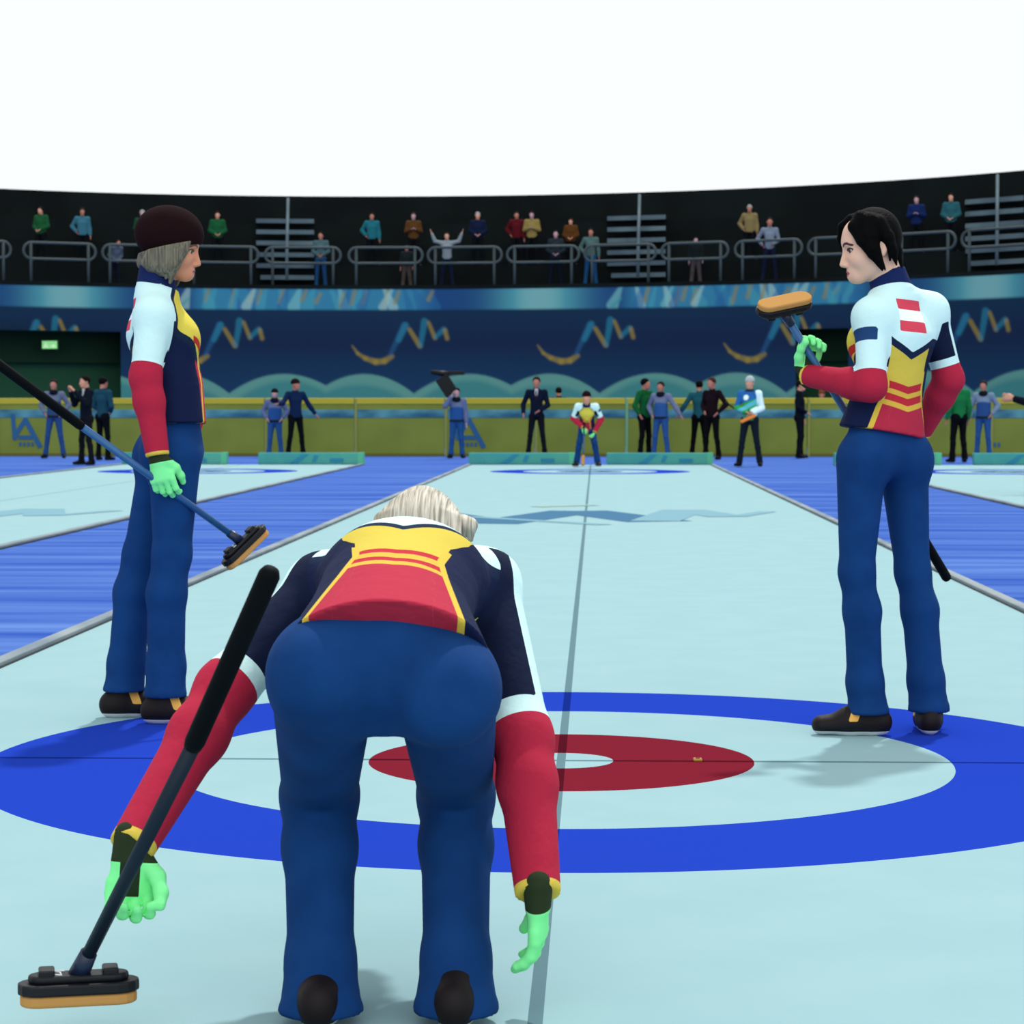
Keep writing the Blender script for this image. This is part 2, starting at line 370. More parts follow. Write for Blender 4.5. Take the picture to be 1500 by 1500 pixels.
# the curved wall under the stand, printed with hills, ribbons and a light band
def wd(u): return 75.0 * (1 - .107 * ((u - 580) / 920.0) ** 2)
def W(u, dr=0, z=0):
    d = wd(u); x, y = (u - 873) / F_PX * d, d
    return np.array([x * (1 + dr / 75), y + dr, z])
def wz(v): return CAM_H + (602 - v) / F_PX * 75
def arr(h): return np.array(lin(h)[:3])
def paint_wall(U, V):
    rng = np.random.RandomState(4); col = np.zeros(U.shape + (3,))
    t = np.clip((V - 453) / 130, 0, 1)[..., None]
    col[:] = arr('12334f') * (1 - t) + arr('173d63') * t
    dip = np.exp(-((V - 500) / 30.0) ** 2)[..., None]; col = col * (1 - .7 * dip) + arr('122446') * .7 * dip
    def blend(mask, c):
        nonlocal col
        col = col * (1 - mask[..., None]) + c * mask[..., None]
    hill = np.full(U.shape, 1e3)
    for k in range(-3, 5):
        for c, w in ((687, 83), (805, 75)): hill = np.minimum(hill, 548 + ((U - c - 272 * k) / w) ** 2 * 30)
    blend(np.clip((V - hill) / 2.5 + .5, 0, 1), arr('64a094'))
    blend(np.clip((V - hill - 9 - 4 * np.sin(U / 40)) / 8, 0, 1), arr('468d8c'))
    def stroke(p, q, w0, w1, c, soft=3.0):
        p = np.array(p, float); q = np.array(q, float); D = q - p; tt = np.clip(((U - p[0]) * D[0] + (V - p[1]) * D[1]) / (D @ D), 0, 1)
        d = np.hypot(U - p[0] - tt * D[0], V - p[1] - tt * D[1]); blend(np.clip(((w0 + (w1 - w0) * tt) - d) / soft + .5, 0, 1) * .62, c)
    gold, cy, cy2 = arr('a8923a'), arr('2a86a0'), arr('2a5f8c')
    for k in range(-3, 5):
        o = 272 * k
        arc = [(516, 507), (524, 518), (535, 525), (550, 530), (563, 529), (574, 522)]
        for a in range(5): stroke((arc[a][0] + o, arc[a][1]), (arc[a + 1][0] + o, arc[a + 1][1]), 1 + 1.1 * min(a, 3), 1 + 1.1 * min(a + 1, 4 - a * .5), gold)
        stroke((572 + o, 519), (592 + o, 478), 3, 5, cy2); stroke((584 + o, 498), (594 + o, 477), 4, 5, cy)
        stroke((600 + o, 483), (615 + o, 507), 3, 3.5, gold); stroke((616 + o, 506), (622 + o, 471), 3.5, 5, cy)
        stroke((628 + o, 473), (637 + o, 495), 2.5, 3, gold); stroke((638 + o, 494), (650 + o, 483), 3, 4, cy); stroke((652 + o, 484), (655 + o, 496), 3, 3, gold)
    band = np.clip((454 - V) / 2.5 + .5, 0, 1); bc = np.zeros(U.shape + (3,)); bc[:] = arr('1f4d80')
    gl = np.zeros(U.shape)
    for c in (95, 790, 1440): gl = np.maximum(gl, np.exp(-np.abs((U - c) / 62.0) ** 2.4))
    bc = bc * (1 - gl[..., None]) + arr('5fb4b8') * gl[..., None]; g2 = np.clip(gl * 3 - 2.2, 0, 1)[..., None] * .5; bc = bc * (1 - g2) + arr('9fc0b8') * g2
    save = col; col = bc
    for z0, z1 in ((270, 640), (905, 1275)):
        blend(np.clip((U - z0) / 30, 0, 1) * np.clip((z1 - U) / 30, 0, 1) * .85, arr('3d8fae'))
        u = z0 + 6
        while u < z1 - 8:
            w = rng.uniform(10, 22); c = [arr('7fc6c4'), arr('2c6da0'), arr('4aa4b4'), arr('a8d0c8')][rng.randint(4)]
            sl = rng.uniform(8, 16) * rng.choice((-1, 1)); stroke((u, 419), (u + sl, 450), 1.5, w * .45, c, 3)
            if rng.rand() < .6: stroke((u + 8, rng.uniform(420, 432)), (u + 2, rng.uniform(438, 450)), 2.2, 3, arr('9a8c3c'), 3)
            u += w
        stroke((z0 - 8, 451), (z0 + 4, 440), 3, 2, arr('3f9aa0'))
    col = save * (1 - band[..., None]) + col * band[..., None]
    return col * .74
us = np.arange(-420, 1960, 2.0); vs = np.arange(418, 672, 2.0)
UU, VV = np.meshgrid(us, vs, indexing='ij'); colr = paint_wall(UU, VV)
pts = np.array([[W(u, 0, wz(v)) for v in vs] for u in us])
nu, nvv = UU.shape; ids = np.arange(nu * nvv).reshape(nu, nvv)
DOORS = ((-160, 175), (1163, 1241)); DOOR_TOP = 488
uc = (us[:-1] + us[1:]) / 2; vc = (vs[:-1] + vs[1:]) / 2
keep = np.ones((nu - 1, nvv - 1), bool)
for a, b_ in DOORS: keep &= ~(((uc > a) & (uc < b_))[:, None] & (vc > DOOR_TOP)[None, :])
q = np.stack([ids[:-1, :-1], ids[:-1, 1:], ids[1:, 1:], ids[1:, :-1]], -1)[keep]
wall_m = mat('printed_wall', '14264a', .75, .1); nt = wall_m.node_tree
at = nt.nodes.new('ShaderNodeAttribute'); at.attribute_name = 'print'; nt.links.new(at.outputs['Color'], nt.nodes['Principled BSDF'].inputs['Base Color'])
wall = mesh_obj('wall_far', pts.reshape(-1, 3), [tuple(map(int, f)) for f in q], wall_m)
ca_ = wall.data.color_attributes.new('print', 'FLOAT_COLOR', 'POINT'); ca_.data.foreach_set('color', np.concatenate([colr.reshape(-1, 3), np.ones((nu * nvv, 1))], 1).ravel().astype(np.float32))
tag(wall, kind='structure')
pass_m = mat('passage_green', '26523a', k=.85); pass_d = mat('passage_lintel', '16301f', k=1.0)
for n_, (a, b_) in enumerate(DOORS):
    A0, A1, B0, B1 = W(a), W(b_), W(a, 1.9), W(b_, 1.9); zt = wz(DOOR_TOP); zl = wz(532); r = MB()
    def quad(p, q2, z0, z1): r.add([(p[0], p[1], z0), (q2[0], q2[1], z0), (q2[0], q2[1], z1), (p[0], p[1], z1)], [(0, 1, 2, 3)])
    quad(B0, B1, -.006, zt); quad(A0, B0, -.006, zt); quad(B1, A1, -.006, zt)
    r.add([(*A0[:2], zt), (*A1[:2], zt), (*B1[:2], zt), (*B0[:2], zt)], [(0, 1, 2, 3)])
    d = tag(r.build('door_%d' % (n_ + 1), pass_m), kind='structure')
    C0, C1 = W(a, 1.5), W(b_, 1.5); l = MB(); l.add([(*C0[:2], zl), (*C1[:2], zl), (*C1[:2], zt), (*C0[:2], zt), *[(p[0], p[1] + .1, z) for p, z in ((C0, zl), (C1, zl), (C1, zt), (C0, zt))]],
        [(0, 1, 2, 3), (7, 6, 5, 4), (0, 4, 5, 1)]); l.build('lintel', pass_d, d)
ex = tag(empty('exit_sign', W(68.5, .55, wz(514))), 'small lit green exit sign above the dark left passage', 'exit sign')
MB().box((-.27, 0, 0), (.27, .1, .3)).build('sign_box', mat('sign_housing', '2c5a30'), ex, bevel=.01)
MB().box((-.235, -.01, .03), (.235, .0, .27)).build('lit_panel', mat('sign_panel', '8fe08a', emit='9fe890', estr=.45), ex)
fg = MB(); fg.box((-.14, -.016, .17), (-.09, -.01, .22)); fg.prism([(-.15, .16), (-.08, .15), (-.05, .06), (-.09, .06), (-.11, .1), (-.17, .06), (-.19, .08)], (0, -.01, 0), (Xa, Za, -Ya), .005)
fg.prism([(.02, .13), (.1, .13), (.1, .19), (.19, .115), (.1, .05), (.1, .1), (.02, .1)][::-1], (0, -.01, 0), (Xa, Za, -Ya), .005); fg.build('running_figure', mat('sign_white', 'd8f5c8', emit='d8f5c8', estr=.4), ex)

# the stand above the wall
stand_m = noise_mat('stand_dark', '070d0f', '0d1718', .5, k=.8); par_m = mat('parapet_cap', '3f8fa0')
uu = np.arange(-420, 1961, 24.0); ROWS = 4
def row_z(k): return 5.02 + .75 * k
def row_d(k): return .25 + 1.0 * k
prof = [(-.02, wz(418) - .12), (-.02, wz(418)), (.1, wz(418)), (.1, row_z(0))]
for k in range(ROWS): prof += [(row_d(k + 1), row_z(k)), (row_d(k + 1), row_z(k + 1) if k < ROWS - 1 else row_z(k) + 1.0)]
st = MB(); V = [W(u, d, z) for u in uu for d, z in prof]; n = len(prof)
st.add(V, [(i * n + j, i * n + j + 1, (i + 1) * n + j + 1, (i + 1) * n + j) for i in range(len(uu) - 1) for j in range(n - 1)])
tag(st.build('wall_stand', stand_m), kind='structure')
rail_grey = mat('rail_metal', '3c484b', .6, .15); step_m = noise_mat('step_grey', '455560', '5a6c73', .8, k=1.0)
LOOPS = [(-95, 12), (31, 138), (148, 262), (272, 378), (388, 499), (511, 619), (627, 735), (743, 848), (856, 960), (968, 1065), (1075, 1172), (1181, 1295), (1305, 1394), (1403, 1510)]
WHERE = ['at the far left edge', 'under the green clad spectator on the left', 'left of the dark knitted hat', 'right of the dark knitted hat', 'across the left aisle steps', 'under the teal spectator',
         'behind the spectator in white with raised arms', 'under the spectators in red and yellow', 'left part of the middle aisle steps', 'right of the middle aisle steps', 'behind the tall spectator in white',
         'behind the black haired player', 'right of the black haired player', 'across the right aisle steps']
for (a, b_), wh in zip(LOOPS, WHERE):
    g = tag(empty('guard_rail', W((a + b_) / 2, .12, wz(418))), 'grey looped metal guard rail on the parapet ' + wh, 'railing', 'guard rails of the stand'); base = g.location
    zt, zb = wz(363), wz(386); r = (zt - zb) / 2; wpx = r / 75 * F_PX; path = []
    for t in np.linspace(-90, 90, 9): path.append(W(b_ - wpx + wpx * math.cos(math.radians(t)), .12, (zt + zb) / 2 + r * math.sin(math.radians(t))))
    for t in np.linspace(90, 270, 9): path.append(W(a + wpx + wpx * math.cos(math.radians(t)), .12, (zt + zb) / 2 + r * math.sin(math.radians(t))))
    b = MB(); b.tube(path, .044, 8, closed=True); b.build('rail_loop', rail_grey, g, base, smooth=True)
    for u in (a + wpx * .95, b_ - wpx * .95):
        b = MB(); b.tube([W(u, .12, wz(419)), W(u, .12, zt)], .045, 8); b.build('post', rail_grey, g, base, smooth=True)
for cu, wh in ((418, 'beside the blue trousered spectator'), (932, 'in the middle of the stand'), (1452, 'at the right end of the stand')):
    g = tag(empty('aisle_stairs', W(cu, .5, row_z(0))), 'pale grey aisle steps with a handrail ' + wh, 'stairs', 'aisle steps of the stand'); base = g.location
    for j, v in enumerate((404, 387, 371, 354, 338, 322)):
        d = .55 + .45 * j; zz = CAM_H + (602 - v) / F_PX * (75 + d); b = MB()
        ua, ub = cu - 43 + (6 if j < 1 else 0), cu + 42
        V = [W(u, dd, z) for z in (zz - .14, zz) for (u, dd) in ((ua, d - .05), (ub, d - .05), (ub, d + .6), (ua, d + .6))]
        b.add(V, [(3, 2, 1, 0), (4, 5, 6, 7), (0, 1, 5, 4), (1, 2, 6, 5), (2, 3, 7, 6), (3, 0, 4, 7)]); b.build('step', step_m, g, base)
    b = MB(); b.tube([W(cu + 2, .5, wz(410)), W(cu + 2, .5, wz(372)), W(cu + 4, 3.2, wz(372) + 2.0), W(cu + 4, 3.2, row_z(3))], .05, 8); b.build('handrail', step_m, g, base, smooth=True)

mk = G(1022, 1114.5); t = tag(empty('marker', (mk[0], mk[1], 0)), 'small yellow marker lying on the tee line in the red ring', 'marker')
MB().box((-.014, -.022, 0), (.014, .022, .008)).build('tag', mat('marker_yellow', 'b89248', k=.6), t, bevel=.003)
MB().box((-.006, -.008, .008), (.006, .008, .0095)).build('label', mat('marker_red', '8a3a2c', k=.6), t)
# ------------------------------------------------------------------ people
rng = np.random.RandomState(7)
def basis(f, u=(0, 0, 1)):             # forward, left, up
    f = nv(f); l = nv(np.cross(u, f)); return f, l, np.cross(f, l)
def rot(v, axis, deg):
    a = math.radians(deg); k = nv(axis); v = np.array(v, float)
    return v * math.cos(a) + np.cross(k, v) * math.sin(a) + k * np.dot(k, v) * (1 - math.cos(a))
def add_head(S, c, fr, s=1.0, neck=None, detail=True):
    f, l, u = fr; c = np.array(c)
    def p(a, b, d): return c + (f * a + l * b + u * d) * s
    ax = (f, l, u); r = lambda *a: np.array(a) * s
    S.ell(p(-.008, 0, .042), ax, r(.083, .074, .084), .01)
    S.ell(p(.030, 0, -.012), ax, r(.062, .060, .078), .04 * s)
    if not detail:
        S.ell(p(.05, 0, -.075), ax, r(.04, .04, .035), .03 * s); S.cone(p(.088, 0, .01), p(.105, 0, -.032), .009 * s, .014 * s, .015 * s)
    else:
        for q in (1, -1): S.cone(p(.0, q * .047, -.050), p(.062, q * .012, -.076), .02 * s, .02 * s, .03 * s)
        S.ell(p(.073, 0, -.078), ax, r(.02, .022, .016), .02 * s)
        S.ell(p(.074, 0, .036), ax, r(.022, .05, .016), .02 * s); S.ell(p(.044, 0, .058), ax, r(.047, .055, .05), .03 * s)
        for q in (1, -1): S.ell(p(.058, q * .038, -.022), ax, r(.028, .024, .026), .03 * s)
        S.ell(p(.080, 0, -.062), ax, r(.018, .03, .028), .02 * s)
        for q in (1, -1): S.ell(p(.096, q * .033, .010), ax, r(.018, .017, .010), .012 * s, True)
        for q in (1, -1): S.ell(p(.0735, q * .032, .010), ax, r(.0135, .0145, .012), .003 * s)
        S.cone(p(.090, 0, .018), p(.110, 0, -.029), .0075 * s, .0100 * s, .014 * s)
        for q in (1, -1): S.ell(p(.098, q * .0115, -.035), ax, r(.012, .007, .007), .006 * s)
        S.ell(p(.0925, 0, -.057), ax, r(.008, .019, .0052), .005 * s); S.ell(p(.0905, 0, -.0685), ax, r(.0085, .016, .0062), .004 * s)
        S.ell(p(.101, 0, -.0628), ax, r(.010, .024, .0014), .003 * s, True)
    for q in (1, -1): S.ell(p(-.018, q * .077, .0), (f + u * .25, l, u - f * .25), r(.018, .010, .031), .008 * s)
    if detail:
        for q in (1, -1): S.ell(p(-.012, q * .088, .004), ax, r(.009, .006, .016), .006 * s, True)
    if neck is not None:
        S.cone(p(-.028, 0, -.04), neck, .052 * s, .056 * s, .03 * s)
def face_attrs(V, c, fr, s):
    f, l, u = fr; q = (V - np.array(c)) / s; x, y, z = q @ f, q @ l, q @ u; a = np.abs(y)
    lip = 1 - np.sqrt(((x - .094) / .016) ** 2 + (y / .0205) ** 2 + ((z + .0625) / .0115) ** 2)
    eye = np.minimum(1 - np.sqrt(((a - .033) / .0155) ** 2 + ((z - .010) / .0056) ** 2), (x - .055) * 50)
    iris = np.minimum(1 - np.sqrt(((a - .033) / .0100) ** 2 + ((z - .010) / .0085) ** 2), (x - .06) * 50)
    lash = np.minimum(1 - np.sqrt(((a - .034) / .0185) ** 2 + ((z - .0125) / .0088) ** 2), (x - .055) * 50)
    bd = np.full(len(V), 1e3); B = [(.014, .030), (.028, .0365), (.042, .036), (.052, .028)]
    for i in range(3):
        (y0, z0), (y1, z1) = B[i], B[i + 1]; ex, ez = y1 - y0, z1 - z0; t = np.clip(((a - y0) * ex + (z - z0) * ez) / (ex * ex + ez * ez), 0, 1)
        bd = np.minimum(bd, np.hypot(a - y0 - t * ex, z - z0 - t * ez))
    brow = np.where(x > .03, .0042 - bd, -1) * 200
    return dict(lip=lip, eye=eye, iris=iris, lash=lash, brow=brow)
def skin_mat(name, skin, lip, brow, iris='3a4a3c'):
    return layer_mat(name, skin, [('lip', 0, 9, lip), ('brow', 0, 9, brow), ('lash', 0, 9, brow), ('eye', 0, 9, 'b8aca4'), ('iris', 0, 9, iris)], rough=.6, spec=.2)
def add_hand(S, W_, d, n, t, curl=(25, 35, 25), thumb=(.75, .55, .25), s=1.0, k=.006, spread=.1):
    """palm, four fingers of unequal length and a thumb; d towards the fingers, n out of the palm, t towards the thumb"""
    W_ = np.array(W_); d = nv(d); n = nv(n - d * np.dot(n, d)); t = nv(t - d * np.dot(t, d) - n * np.dot(t, n))
    S.ecap(W_ + d * .005 * s, W_ + d * .075 * s, t, (.027 * s, .019 * s), (.040 * s, .016 * s), .01)
    L = ((.036, .072), (.013, .080), (-.010, .075), (-.031, .060))
    tips = []
    for i, (o, ln) in enumerate(L):
        p = W_ + (d * (.086 - abs(i - 1.2) * .004) + t * o * .92) * s; dd = nv(d + t * o / .04 * spread); seg = (.45, .31, .24); r = .0103 * s
        pts = [p - d * .02 * s, p]; ang = 0; c = curl[i] if hasattr(curl[0], '__len__') else curl
        for j in range(3):
            ang += c[j]; pts.append(pts[-1] + (dd * math.cos(math.radians(ang)) + n * math.sin(math.radians(ang))) * ln * seg[j] * s)
        S.chain(pts, [r, r, r * .95, r * .88, r * .78], .004); tips.append(pts[-1])
    a, b, c = thumb; q = W_ + (d * .022 + t * .026) * s; v1 = nv(t * a + d * b + n * c)
    q1 = q + v1 * .036 * s; v2 = nv(v1 + d * .45 + n * .25 - t * .25); q2 = q1 + v2 * .032 * s; v3 = nv(v2 + n * .35 + d * .2 - t * .3); q3 = q2 + v3 * .026 * s
    S.chain([q, q1, q2, q3], [.0165 * s, .0135 * s, .0115 * s, .0095 * s], .01)
    return tips
def add_foot(S, A, toe, L=.26, s=1.0):
    A = np.array(A); t = nv(np.array([toe[0], toe[1], 0.])); sd = np.array([-t[1], t[0], 0])
    z = np.array([0, 0, 1.]); g = np.array([A[0], A[1], 0 if A[2] < .5 else A[2] - .08])
    S.ecap(g - t * .05 + z * .045, g + t * .06 + z * .05, sd, (.036 * s, .045), (.043 * s, .05), .03)
    S.ecap(g + t * .06 + z * .042, g + t * (L - .105) + z * .034, sd, (.043 * s, .04), (.040 * s, .033), .03)
    S.cone(g - t * .01 + z * .05, A + z * .02, .042, .046, .03)
    S.cut(g, (0, 0, -1))
def shoe_attrs(V, A, toe):
    t = nv(np.array([toe[0], toe[1], 0.])); sd = np.array([-t[1], t[0], 0]); q = V - np.array([A[0], A[1], 0])
    x, y, z = q @ t, q @ sd, V[:, 2] - (0 if A[2] < .5 else A[2] - .08)
    return dict(sole=.016 - z, rim=.034 + .01 * np.sin(x * 22) - z, strap=np.minimum(.016 - np.abs(x - .045 + (z - .07) * .35), np.minimum(z - .052, .12 - z)))
TEAM_LAYERS = [
    ('yoke', 0, 9, 'c8eaea'),
    ('panel', 0, 9, 'c9b548'), ('red', 0, 9, 'ab2a41'), ('chev1', 0, 9, 'cfaa42'), ('chev2', 0, 9, 'cfaa42'), ('chevr', 0, 9, 'b32a38'),
    ('piping', -.0065, .0065, 'd0b244'), ('yoke', -.022, .003, '12223f'), ('flagr', 0, 9, 'cf4558'), ('flagw', 0, 9, 'eef4f6'),
    ('fred', 0, 9, 'b52c44'), ('chest', 0, 9, 'd2c24c'), ('chest', -.011, .004, '12243c'), ('fchev', 0, 9, 'b03028'), ('fpipe', -.007, .007, 'd8b848'),
    ('armw', 0, 9, 'c8eaea'), ('armn', 0, 9, '0e1833'), ('armb', 0, 9, 'c8eaea'), ('band', 0, 9, '1f3f6c'), ('armr', 0, 9, 'a9243e'), ('cuff', 0, 9, 'd8bc4e'), ('collar', 0, 9, '132250')]
NAVY = '0f1a3c'
def team_attrs(J, inner=75):
    """cloth panels of the team jacket, in the wearer's own coordinates"""
    hem, top = np.array(J['hem']), np.array(J['neck']); ax = nv(top - hem); L = np.linalg.norm(top - hem)
    s0, s1 = nv(J['side0']), nv(J['side1'])                 # to the wearer's right, at hem and shoulders
    def f(V):
        q = V - hem; t = q @ ax / L; tc = np.clip(t, 0, 1)[:, None]; sd = s0 * (1 - tc) + s1 * tc; sd /= np.linalg.norm(sd, axis=1, keepdims=True)
        fr = np.cross(np.tile(ax, (len(V), 1)), sd); fr /= np.linalg.norm(fr, axis=1, keepdims=True)
        r = q - t[:, None] * (ax * L)[None]; s = (r * sd).sum(1); front = (r * fr).sum(1); a = np.abs(s); back = front < 0
        if 'tmap' in J: t = J['tmap'][0] * t + J['tmap'][1]
        cw = J.get('cw', 1.0)
        A = {}
        line = .555 + .095 * np.minimum(a, J.get('yokecap', .10)) / .085
        A['yoke'] = np.where(back, (t - line) * L, np.minimum(a - .150 + np.maximum(t - .78, 0) * .6, (t - .70) * L))
        pan = poly_sd(s, t * L, [(x, y * L) for x, y in J['panelp']] if 'panelp' in J else [(-.085, .65 * L), (0, .555 * L), (.085, .65 * L), (.075, .32 * L), (.088, .24 * L), (.15, -.06 * L), (-.15, -.06 * L), (-.088, .24 * L), (-.075, .32 * L)])
        pan = np.where(back, pan, -.1); A['panel'] = pan
        sg = np.sign(pan); A['piping'] = np.where(t < .45, pan, sg)
        A['red'] = np.minimum((.165 + .04 * a / .08 - t) * L, pan)
        bnd = lambda t0, w: np.minimum(w * cw - np.abs(t - t0 - .04 * a / .08) * L, pan)
        A['chev1'] = bnd(.172, .011); A['chev2'] = bnd(.258, .0105); A['chevr'] = np.maximum(bnd(.213, .0125), bnd(.298, .0125))
        fl = lambda lo, hi: np.where(back, np.minimum(.056 - a, np.minimum(t - lo, hi - t) * L), -.1)
        A['flagw'] = fl(.775, .853); A['flagr'] = np.maximum(fl(.853, .925), fl(.700, .775))
        ch = poly_sd(s, t * L, [(-.045, .97 * L), (.045, .97 * L), (.148, .78 * L), (.158, .66 * L), (.10, .49 * L), (.03, .36 * L), (-.03, .36 * L), (-.10, .49 * L), (-.158, .66 * L), (-.148, .78 * L)])
        A['fred'] = np.where(back, -.1, np.minimum(.085 - a, (.50 - t) * L))
        A['chest'] = np.where(back, -.1, ch)
        A['fchev'] = np.where(back, -.1, np.minimum(np.minimum(.012 - np.abs(t - .40 - 1.5 * a) * L, .12 - a), .1))
        fp = a - .055 - .05 * (.45 - t); A['fpipe'] = np.where(~back & (t < .5), fp, np.sign(fp))
        w = np.full(len(V), -.1); n_ = w.copy(); wb = w.copy(); rr = w.copy(); cu = w.copy(); bd = w.copy()
        for S_ in 'LR':
            d1, t1, q1 = seg_d(V, J['sh' + S_], J['el' + S_]); d2, t2, q2 = seg_d(V, J['el' + S_], J['wr' + S_]); La = np.linalg.norm(np.array(J['el' + S_]) - J['sh' + S_])
            R = J.get('armr', .058)
            m1 = np.minimum((1.36 - .24 * np.clip(t1, 0, 1)) * R - d1, (t1 + .12) * La); fore = np.minimum(1.5 * R - d2, (t2 - .02) * .25)
            e = nv(np.array(J['el' + S_]) - J['sh' + S_]); o = np.array(J['out' + S_]); o = nv(o - e * (o @ e))
            rad = q1 / np.maximum(np.linalg.norm(q1, axis=1, keepdims=True), 1e-6); ang = np.degrees(np.arccos(np.clip(rad @ o, -1, 1)))
            up = d1 <= d2 + .004
            w = np.maximum(w, np.where(up, m1, -.1))
            redt = J.get('redt', .80)
            nn = np.minimum(m1, np.minimum((ang - J.get('inner' + S_, inner)) * .001 * 1.0, np.minimum(redt - .11 - t1, t1 - J.get('navt', .2)) * La)); n_ = np.maximum(n_, np.where(up, nn, -.1))
            bandd = np.minimum(m1, (t1 - redt + .11) * La); wb = np.maximum(wb, np.where(up, bandd, -.1))
            rr = np.maximum(rr, np.minimum(1.14 * R - np.minimum(d1, d2), np.where(~up, .08, (t1 - redt) * La)))
            cu = np.maximum(cu, np.minimum(1.5 * R - d2, (t2 - .955) * .25))
            if S_ == 'L' and not J.get('noband'): bd = np.where(up, np.minimum(m1, np.minimum(t1 - .22, .40 - t1) * La), -.1); bd = np.minimum(bd, (68 - ang) * .001)
        A.update(armw=w, armn=n_, armb=wb, armr=rr, cuff=cu, band=bd)
        A['collar'] = np.where(a < .084, (t - 1.0) * L + front * J.get('coltilt', .35), -.1)
        return A
    return f
def loft_locks(S, c, fr, s, locks, k=.006):
    f, l, u = fr
    for pts, r in locks:
        S.chain([np.array(c) + (f * a + l * b + u * d) * s for a, b, d in pts], [x * s for x in r], k)

BODYN = [0]
def dress(name, label, J, fr_t, head, m, h=.02, hb=None, team=None, group=None, jr=1.0, female=False, hat=None, jacket_extra=None, detail=False, hands='mitt', cat='person', fine_head=None, feet=True,
          pants_flare=1.0, legr=1.0, no_jacket_arms=False, kit=None):
    """one figure: a continuous body with jacket, trousers, shoes, hair (and gloves) as its parts. J holds the joints."""
    base = np.array([J['pelvis'][0], J['pelvis'][1], 0.0]); hf, hl, hu = head['fr']; hs = head.get('s', 1.0); hc = np.array(head['c'])
    f, l, u = fr_t; K = jr
    B = SDF(.02); side = -l
    B.ecap(J['pelvis'], J['waist'], side, (.13 * K, .085 * K), (.11 * K, .075 * K)); B.ecap(J['waist'], J['chest'], side, (.11 * K, .075 * K), (.13 * K, .085 * K))
    B.cone(J['shL'], J['shR'], .04, .04); B.cone(J['chest'], J['neck'], .06, .05)
    for S_ in 'LR':
        B.chain([J['sh' + S_], J['el' + S_], J['wr' + S_]], [.038 * K, .033 * K, .024])
        B.chain([J['hip' + S_], J['kn' + S_], J['an' + S_]], [.065 * K, .042 * K, .03])
        d, n, t = J['hand' + S_]
        if hands == 'mitt': B.ecap(J['wr' + S_], np.array(J['wr' + S_]) + nv(d) * .13, nv(t), (.024, .018), (.030, .014), .015)
        elif hands == 'full': add_hand(B, J['wr' + S_], d, n, t, *J.get('grip' + S_, ((20, 25, 15), (.7, .6, .3))), s=.98)
        else: B.ecap(J['wr' + S_], np.array(J['wr' + S_]) + nv(d) * .07, nv(t), (.022, .014), (.026, .010), .015)
    add_head(B, hc, (hf, hl, hu), hs, J['neck'], detail)
    kw = {}
    if detail: kw = dict(fine=(hc - .16, hc + .16, .0042), attrs=lambda V: face_attrs(V, hc, (hf, hl, hu), hs))
    root = B.obj(name, hb or h, m['skin'], None, base, **kw); tag(root, label, cat, group)
    # jacket
    T = SDF(.03); g = .012 * K
    if team or kit is not None or m.get('jacket'):
        hem = np.array(J.get('hem', np.array(J['pelvis']) * .75 + np.array(J['waist']) * .25)); jk = J.get('jw', (1, 1, 1))
        T.ecap(hem, J['waist'], side, ((.162 * jk[0]) * K, (.118 * jk[0]) * K), ((.142 * jk[1]) * K, .112 * jk[1] * K), capz=.01)
        T.ecap(J['waist'], J['chest'], side, (.142 * jk[1] * K, .112 * jk[1] * K), (.150 * jk[2] * K, .118 * jk[2] * K), .004)
        if female:
            for q in (1, -1): T.ell(np.array(J['chest']) + f * J.get('bust', .075) + l * q * .062 - nv(np.array(J['chest']) - J['waist']) * .02, (f, l, u), (.065, .068, .07), .05)
        T.cut(*J.get('hemcut', (hem, hem - np.array(J['waist']))), .004)
        nk = np.array(J['neck']); ch = np.array(J['chest'])
        T.ecap(ch, ch * .35 + nk * .65, side, (.150 * jk[2] * K, .112 * K), (.085 * K, .075 * K))
        for S_ in 'LR': T.cone(J['sh' + S_], nk * .8 + ch * .2, .066 * K, .055 * K, .05)
        R = J.get('armr', .058) * K
        for S_ in 'LR':
            dl, fa = np.array(J['el' + S_]), np.array(J['wr' + S_])
            T.chain([J['sh' + S_], dl, dl * .7 + fa * .3, fa], [R * 1.08, R * .92, R * .9, R * .72], .03)
            T.cone(np.array(J['sh' + S_]) * .75 + ch * .25, ch * .7 + np.array(J['waist']) * .3 + (np.array(J['sh' + S_]) - ch) * .3, .06 * K, .07 * K, .05)
        cd = nv(J.get('coldir', hc + hu * -.06 - nk)); colh = J.get('colh', .055)
        T.ecap(nk - cd * .02, nk + cd * colh, side, (.072, .070), (.066, .064), .012, capz=.006)
        T.ell(nk + cd * (colh + .012), (cd, side, np.cross(cd, side)), (.02, .058, .056), .004, True)
        for S_ in 'LR':
            w_ = np.array(J['wr' + S_]); e_ = nv(w_ - np.array(J['el' + S_]))
            T.func(lambda p, w_=w_, e_=e_: np.maximum(-((p - w_) @ e_), np.linalg.norm(p - w_, axis=1) - .075), .003, True)
        T.obj('jacket', h, m['jacket'], root, base, attrs=team)
    # trousers
    Q = SDF(.03); pel = np.array(J['pelvis']); pw = J.get('pw', (.158, .108))
    Q.ecap(pel * .8 + (np.array(J['hipL']) + J['hipR']) * .1, pel * .55 + np.array(J['waist']) * .45, side, (pw[0] * K, pw[1] * K), (.132 * K, .098 * K), .04)
